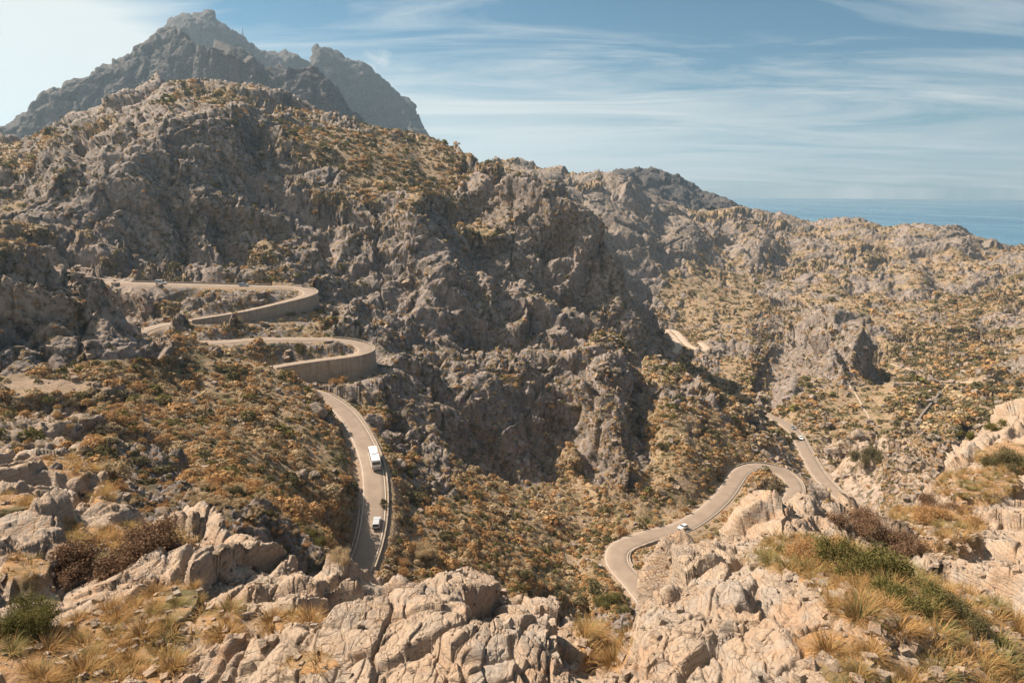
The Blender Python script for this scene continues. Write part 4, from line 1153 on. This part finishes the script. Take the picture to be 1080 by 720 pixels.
if Vs:
    V = np.concatenate(Vs); n_ = len(V)//10
    idx = np.arange(n_)[:, None]*10+np.arange(4)[None]*2
    Fc = np.stack([idx, idx+1, idx+3, idx+2], -1).reshape(-1, 4)
    o = mesh_np('short_grass', V, Fc, None, None, False, {'tint': np.repeat(np.concatenate(Ts)[:, None], 3, 1)}, mats=[LM['gold'], LM['green']], fmat=np.concatenate(Ms))
    tag(o, kind='stuff')

# scrub of the slopes: near 300 as things, the rest one mass
isB = np.arange(len(VP)) >= bandA['P'].shape[0]*bandA['P'].shape[1]
cand = np.nonzero(ON & isB & (VRD > np.where((VPY < 306) & (VPX < 340), 8.5, 4.6)) & (VD > 62) & (VD < 1500))[0]
def near_line(pts, r):
    d = np.full(len(cand), 1e9)
    for (x0, y0), (x1, y1) in zip(pts[:-1], pts[1:]):
        u = np.clip(((VPX[cand]-x0)*(x1-x0)+(VPY[cand]-y0)*(y1-y0))/((x1-x0)**2+(y1-y0)**2), 0, 1)
        d = np.minimum(d, np.hypot(VPX[cand]-x0-u*(x1-x0), VPY[cand]-y0-u*(y1-y0)))
    return d < r
clear = np.zeros(len(cand), bool)          # tracks and field walls stay free of scrub
for pts, r_ in (([(893,402),(900,412),(908,425),(916,440),(925,455)], 4), ([(940,384),(962,390),(975,398),(990,402),(1008,404),(1030,402),(1042,398)], 4), ([(992,414),(984,424),(972,438),(964,452)], 4), ([(905,407),(925,404),(950,406),(975,404)], 3), ([(15,405),(120,408)], 7)):
    clear |= near_line(pts, r_)
dens = np.where(VD[cand] > 340, .6, 1)*np.where(clear, .02, 1)*(1-.72*sstep(.3, .7, VROCK[cand]))*np.where((VPX[cand] < 140) & (VPY[cand] > 262) & (VPY[cand] < 385), .35, 1)*(.25+.75*sstep(-.2, .25, fbm(VP[cand].astype(f32), 16, 3, 410)))
pyc = VPY[cand]
wt = VAREA[cand]*dens*np.clip(150/VD[cand], .03, 1.3)**1.6
NS_ = 38000
sel = rng.choice(cand, NS_, replace=False, p=wt/wt.sum())
sel = sel[np.argsort(VD[sel])]
n1 = fbm(VP[sel].astype(f32), 14, 3, 400); n2 = rng.random(len(sel))
kinds = np.where(n1+.5*(n2-.5) > .27, 'olive', np.where(n2 < .42, 'rust', np.where(n2 < .85, 'straw', 'leaf')))
far_q = (VD[sel] > 340) & (rng.random(len(sel)) < .36); kinds = np.where(far_q, 'olive', kinds)
size = np.clip(rng.lognormal(.26, .38, len(sel)), .7, 3.0)*np.where(rng.random(len(sel)) < .05, 1.9, 1)*np.clip(VD[sel]/260, 1.0, 2.0)*(1-.3*VROCK[sel])
KIND_LAB = {'olive': 'dark olive', 'rust': 'rusty orange', 'straw': 'straw coloured', 'leaf': 'green'}
cnt = 0; rest = []
for q, k in enumerate(sel):
    if cnt < 290:
        kd = kinds[q]; px = VPX[k]
        zone = 'hillside left of the coach road' if px < 385 else ('slope between the coach road and the lower bends' if px < 640 else 'slope round the lower right bends')
        place_shrub(VP[k]-[0, 0, .08], kd, size[q]*1.05, '%s scrub bush on the %s' % (KIND_LAB[kd], zone), '%s bushes on the %s' % (KIND_LAB[kd], zone), 'scrub_bush', .8)
        cnt += 1
    else: rest.append(q)
rest = np.array(rest)
def scrub_mass(kd):
    q = rest[kinds[rest] == kd]
    g = np.random.default_rng(7); Vs = []; Ts = []
    for b in range(18):
        lod = b//6
        qq = q[b % 6::6]; qq = qq[np.digitize(VD[sel[qq]], (170, 320)) == lod]; ks = sel[qq]
        V, Fc, tn = dome(*((190, .066), (70, .11), (22, .19))[lod], g)
        nv = len(V)
        a = g.uniform(0, 6.28, len(qq)); c, s = np.cos(a), np.sin(a)
        sz = size[qq]
        X = V[None, :, 0]*c[:, None]-V[None, :, 1]*s[:, None]; Y = V[None, :, 0]*s[:, None]+V[None, :, 1]*c[:, None]
        W = np.stack([X*sz[:, None], Y*sz[:, None], V[None, :, 2]*sz[:, None]*.85], -1)+(VP[ks]-[0, 0, .1])[:, None]
        Vs.append(W.reshape(-1, 3)); Ts.append((np.tile(tn, len(qq))*.7+np.repeat(g.random(len(qq)), nv)*.3))
    V = np.concatenate(Vs); T_ = np.concatenate(Ts)
    return V, T_
Vall, Tall, Fm = [], [], []
for i, kd in enumerate(('olive', 'rust', 'straw', 'leaf')):
    V, T_ = scrub_mass(kd); Vall.append(V); Tall.append(T_); Fm.append(np.full(len(V)//4, i))
V = np.concatenate(Vall); T_ = np.concatenate(Tall)
o = mesh_np('scrub_vegetation', V, np.arange(len(V)).reshape(-1, 4), None, None, False, {'tint': np.repeat(T_[:, None], 3, 1)}, mats=[LM[k] for k in ('olive', 'rust', 'straw', 'leaf')], fmat=np.concatenate(Fm))
tag(o, kind='stuff')
log('scrub', cnt, len(rest))

# pale stones strewn over the slopes: too many to count
def stones(name, cd_, wt_, n, lo, hi, mat, warm):
    ks = rng.choice(cd_, n, p=wt_/wt_.sum())
    B = np.array([(x, y, z) for x in (-1, 1) for y in (-1, 1) for z in (-1, 1)], float)
    Q = B[None]*rng.uniform(.55, 1.0, (n, 8, 3))
    sz = (lo*(hi/lo)**(rng.random(n)**1.6))*np.clip(VD[ks]/180, .7, 2.5) if mat is M_FAR else lo*(hi/lo)**(rng.random(n)**1.6)
    a = rng.uniform(0, 6.28, n); c, s_ = np.cos(a)[:, None], np.sin(a)[:, None]
    b = rng.normal(0, .4, n); cb, sb = np.cos(b)[:, None], np.sin(b)[:, None]
    X, Y, Z = Q[..., 0], Q[..., 1]*.8, Q[..., 2]*.7
    X, Z = X*cb-Z*sb, X*sb+Z*cb
    W = np.stack([X*c-Y*s_, X*s_+Y*c, Z], -1)*(sz/2)[:, None, None]+(VP[ks]+np.stack([0*sz, 0*sz, sz*.12], -1))[:, None]
    F0 = np.array([[0, 1, 3, 2], [4, 6, 7, 5], [0, 4, 5, 1], [2, 3, 7, 6], [0, 2, 6, 4], [1, 5, 7, 3]])
    Fc = (F0[None]+np.arange(n)[:, None, None]*8).reshape(-1, 4)
    m_ = np.stack([np.ones(n*8), np.repeat(rng.random(n)*warm, 8), np.zeros(n*8)], -1)
    tag(mesh_np(name, W.reshape(-1, 3), Fc, mat, cols={'mask': m_}), kind='stuff')
cand = np.nonzero(ON & isB & (VRD > 5) & (VD < 900))[0]
stones('scattered_stones', cand, VAREA[cand]*np.clip(150/VD[cand], .03, 1.6)**1.4, 5000, .35, 2.2, M_FAR, .9)
cand = np.nonzero(mA & (VD < 70))[0]
stones('gravel', cand, VAREA[cand]*np.clip(20/VD[cand], .1, 2)**1.2*(1.15-VROCK[cand]), 6000, .03, .30, M_NEAR, 0)

# ------------------------------------------------------------------ loose boulders
def boulder_mesh(seed, near):
    g = np.random.default_rng(seed)
    n, m_ = (110, 60) if near else (44, 26)
    th = np.linspace(0, 2*math.pi, n, endpoint=False); ph = np.linspace(.02, math.pi-.02, m_)
    D = np.stack([np.sin(ph)[None]*np.cos(th)[:, None], np.sin(ph)[None]*np.sin(th)[:, None], np.cos(ph)[None]*np.ones((n, 1))], -1).reshape(-1, 3)
    r = np.full(len(D), 1.25)
    for _ in range(15):
        nn = g.normal(size=3); nn /= np.linalg.norm(nn); h = g.uniform(.62, 1.05)
        dt = D@nn
        r = np.where(dt > .05, np.minimum(r, h/np.maximum(dt, .05)), r)
    V = (D*r[:, None]).astype(f32)
    for i, lam in enumerate((.9, .4, .17)):
        v, c, _ = facet(V/lam+seed*3.1+perlin(V/lam, i)[:, None]*.4, 200+i)
        V = V+D*(lam*(.16*v-.05*np.exp(-(c/.07)**2)))[:, None]
    V = V+D*(perlin(V/.1, 9)*.012)[:, None]
    i = np.arange(n)[:, None]*m_+np.arange(m_-1)[None]; j = ((np.arange(n)[:, None]+1) % n)*m_+np.arange(m_-1)[None]
    Fc = np.stack([i, i+1, j+1, j], -1).reshape(-1, 4)
    o = mesh_np('boulder', V, Fc, M_NEAR if near else M_FAR, None, True, {'mask': np.tile([1, .8 if near else .35, 0], (len(V), 1))})
    me = o.data; COL.objects.unlink(o); bpy.data.objects.remove(o); return me
BN = [boulder_mesh(500+i, True) for i in range(6)]; BF = [boulder_mesh(520+i, False) for i in range(6)]
def boulder(px, py, dpx, label, near, group=None, q=0):
    k = pick(px, py)
    if k is None: return
    d = np.linalg.norm(VP[k]-[0, 0, CZ]); s = dpx*d/F/2
    o = bpy.data.objects.new('boulder', (BN if near else BF)[rng.integers(6)])
    o.location = tuple(VP[k]+[0, 0, s*.15]); o.rotation_euler = tuple(rng.uniform(0, 6.28, 3)); o.scale = (s*rng.uniform(.8, 1.15), s*rng.uniform(.8, 1.15), s*rng.uniform(.7, 1)); link(o)
    tag(o, label, 'boulder', group)
for px, py, dpx, lab in (
   (337,437,17,'rounded grey boulder on the scrub left of where the straight road begins'),
   (392,449,22,'tall grey rock on the right edge of the straight road above the coach'),
   (317,504,15,'left one of two grey boulders side by side on the scrub hillside'),
   (331,505,14,'right one of two grey boulders side by side on the scrub hillside'),
   (408,470,14,'grey boulder beside the road just right of the coach'),
   (421,492,16,'pale boulder right of the coach below the road edge'),
   (60,494,10,'small pale stone on the left ledge'),
   (98,452,22,'grey rock block standing above the left ledge'),
   (455,455,20,'grey block at the foot of the dark mountain face'),
   (548,468,10,'slim upright rock pinnacle on the lower mountain slope'),
   (350,330,14,'pale rock below the tip of the upper hairpin'),
   (404,360,13,'pale rock right of the lower hairpin tip'),
   (880,478,18,'pale boulder on the ledges right of the valley road'),
   (905,462,16,'grey boulder near the round tree in the valley'),
   (870,452,14,'grey boulder at the top end of the valley straight'),
   ): boulder(px, py, dpx, lab, False)
cand = np.nonzero(mA & (VD < 34) & (VROCK > .2) & (VROCK < .9))[0]
for n_, k in enumerate(rng.choice(cand, 90, replace=False)):
    px = VPX[k]; zone = 'left part' if px < 330 else ('middle' if px < 700 else 'right part')
    boulder(VPX[k], VPY[k], rng.choice([6, 8, 11, 15, 20], p=[.35, .3, .2, .1, .05]), 'loose pale stone lying on the %s of the near outcrop' % zone, True, 'loose stones on the %s of the outcrop' % zone)
log('boulders')

# ------------------------------------------------------------------ sky, sun, air, camera
SUN_AZ, SUN_EL = R(-64), R(44)           # measured from the view direction, to the left; height
wd = bpy.data.worlds.new('World'); SC.world = wd; wd.use_nodes = True
t = NT(wd.node_tree)
sky = t.n('ShaderNodeTexSky', sky_type='NISHITA', sun_disc=False, sun_elevation=SUN_EL, sun_rotation=SUN_AZ, altitude=400, air_density=1.0, dust_density=.5, ozone_density=3.0)
gen = t.n('ShaderNodeTexCoord').outputs['Generated']
sx = t.n('ShaderNodeSeparateXYZ'); t.link(gen, sx.inputs[0])
X, Y, Z = sx.outputs
zc = t.math('MAXIMUM', Z, 0.0)
den = t.math('ADD', zc, .09)
# high thin sheet: cirrus streaks on a plane overhead
cx = t.math('DIVIDE', X, den); cy = t.math('DIVIDE', Y, den)
cv = t.n('ShaderNodeCombineXYZ'); t.link(cx, cv.inputs[0]); t.link(cy, cv.inputs[1])
mp = t.n('ShaderNodeMapping'); t.link(cv.outputs[0], mp.inputs[0]); mp.inputs['Rotation'].default_value = (0, 0, R(24)); mp.inputs['Scale'].default_value = (.42, 1.25, 1)
c1 = t.noise(mp.outputs[0], 1.1, 12, .64, 1.0); c2 = t.noise(mp.outputs[0], .28, 4, .5, .3)
# more cloud to the left (towards the sun) and low over the horizon
azn = t.math('ARCTAN2', X, Y)
lefty = t.maprange(azn, R(-20), R(-36), 0, 1)
low = t.math('MULTIPLY', t.maprange(Z, .22, .05, 0, 1), t.maprange(azn, R(24), R(0), .45, 1))
cov = t.math('ADD', t.math('MULTIPLY', lefty, .42), t.math('MULTIPLY', low, .34))
cl = t.math('ADD', t.math('ADD', t.math('MULTIPLY', c1, .75), t.math('MULTIPLY', c2, .25)), cov)
fac = t.maprange(cl, .52, .77, 0, .96)
# cumulus heads rising behind the peak
pv = t.noise(gen, 21, 10, .66, .5)
def puff(az, el, ra, re, amp):
    da = t.math('DIVIDE', t.math('SUBTRACT', azn, R(az)), R(ra)); de = t.math('DIVIDE', t.math('SUBTRACT', Z, math.sin(R(el))), math.sin(R(re)))
    return t.math('MULTIPLY', t.math('SUBTRACT', 1, t.math('ADD', t.math('MULTIPLY', da, da), t.math('MULTIPLY', de, de))), amp)
pf = t.math('MAXIMUM', puff(-10.9, 8.9, 2.0, 1.7, 1.0), puff(-8.8, 5.8, 2.0, 2.4, .7))
pf = t.math('MAXIMUM', pf, puff(-19.5, 16.2, .9, 1.5, .62))
pfac = t.maprange(t.math('ADD', pf, t.math('MULTIPLY', t.math('SUBTRACT', pv, .5), 5.0)), .0, 1.5, 0, .85)
fac = t.math('MAXIMUM', fac, pfac)
skyc = t.mix(1.0, sky.outputs[0], (.04, .44, .57), 'MULTIPLY')
col = t.mix(fac, skyc, (7.4, 7.5, 7.2))
bg = t.n('ShaderNodeBackground'); t.link(col, bg.inputs[0]); bg.inputs[1].default_value = .052
t.link(bg.outputs[0], t.n('ShaderNodeOutputWorld').inputs[0])

sd = bpy.data.lights.new('sun', 'SUN'); sd.energy = 5.0; sd.angle = R(.53); sd.color = (1, .85, .69)
so = bpy.data.objects.new('sun', sd); link(so)
sv = Vector((math.sin(SUN_AZ)*math.cos(SUN_EL), math.cos(SUN_AZ)*math.cos(SUN_EL), math.sin(SUN_EL)))
so.rotation_euler = sv.to_track_quat('Z', 'Y').to_euler(); so.location = (-100, 0, 600)

def haze():
    x0, x1, y0, y1, z0, z1 = -17800., 17800., -60., 18200., -120., 1300.
    V = [(x, y, z) for x in (x0, x1) for y in (y0, y1) for z in (z0, z1)]
    Fc = [[0, 1, 3, 2], [4, 6, 7, 5], [0, 4, 5, 1], [2, 3, 7, 6], [0, 2, 6, 4], [1, 5, 7, 3]]
    m, t = new_mat('haze_air')
    v = t.n('ShaderNodeVolumePrincipled'); v.inputs['Color'].default_value = (.55, .77, .96, 1); v.inputs['Density'].default_value = HAZE; v.inputs['Anisotropy'].default_value = .25
    t.link(v.outputs[0], t.n('ShaderNodeOutputMaterial').inputs['Volume'])
    o = mesh_np('haze', V, Fc, m); tag(o, kind='stuff')
HAZE = .00008
haze()

cd = bpy.data.cameras.new('camera'); co = bpy.data.objects.new('camera', cd); link(co)
co.location = (0, 0, CZ); co.rotation_euler = (math.pi/2-PITCH, 0, 0)
cd.sensor_fit = 'HORIZONTAL'; cd.sensor_width = 36; cd.lens = F/1080*36; cd.clip_start = .1; cd.clip_end = 60000
SC.camera = co
SC.view_settings.view_transform = 'Standard'; SC.view_settings.look = 'None'; SC.view_settings.exposure = 1.1; SC.view_settings.gamma = 1
SC.render.engine = 'CYCLES'; SC.cycles.max_bounces = 5; SC.cycles.diffuse_bounces = 2; SC.cycles.glossy_bounces = 2; SC.cycles.transmission_bounces = 3; SC.cycles.volume_bounces = 0
SC.cycles.use_denoising = True
try: SC.cycles.denoiser = 'OPENIMAGEDENOISE'
except Exception: pass
SC.cycles.use_adaptive_sampling = True; SC.cycles.adaptive_threshold = .02
log('done')
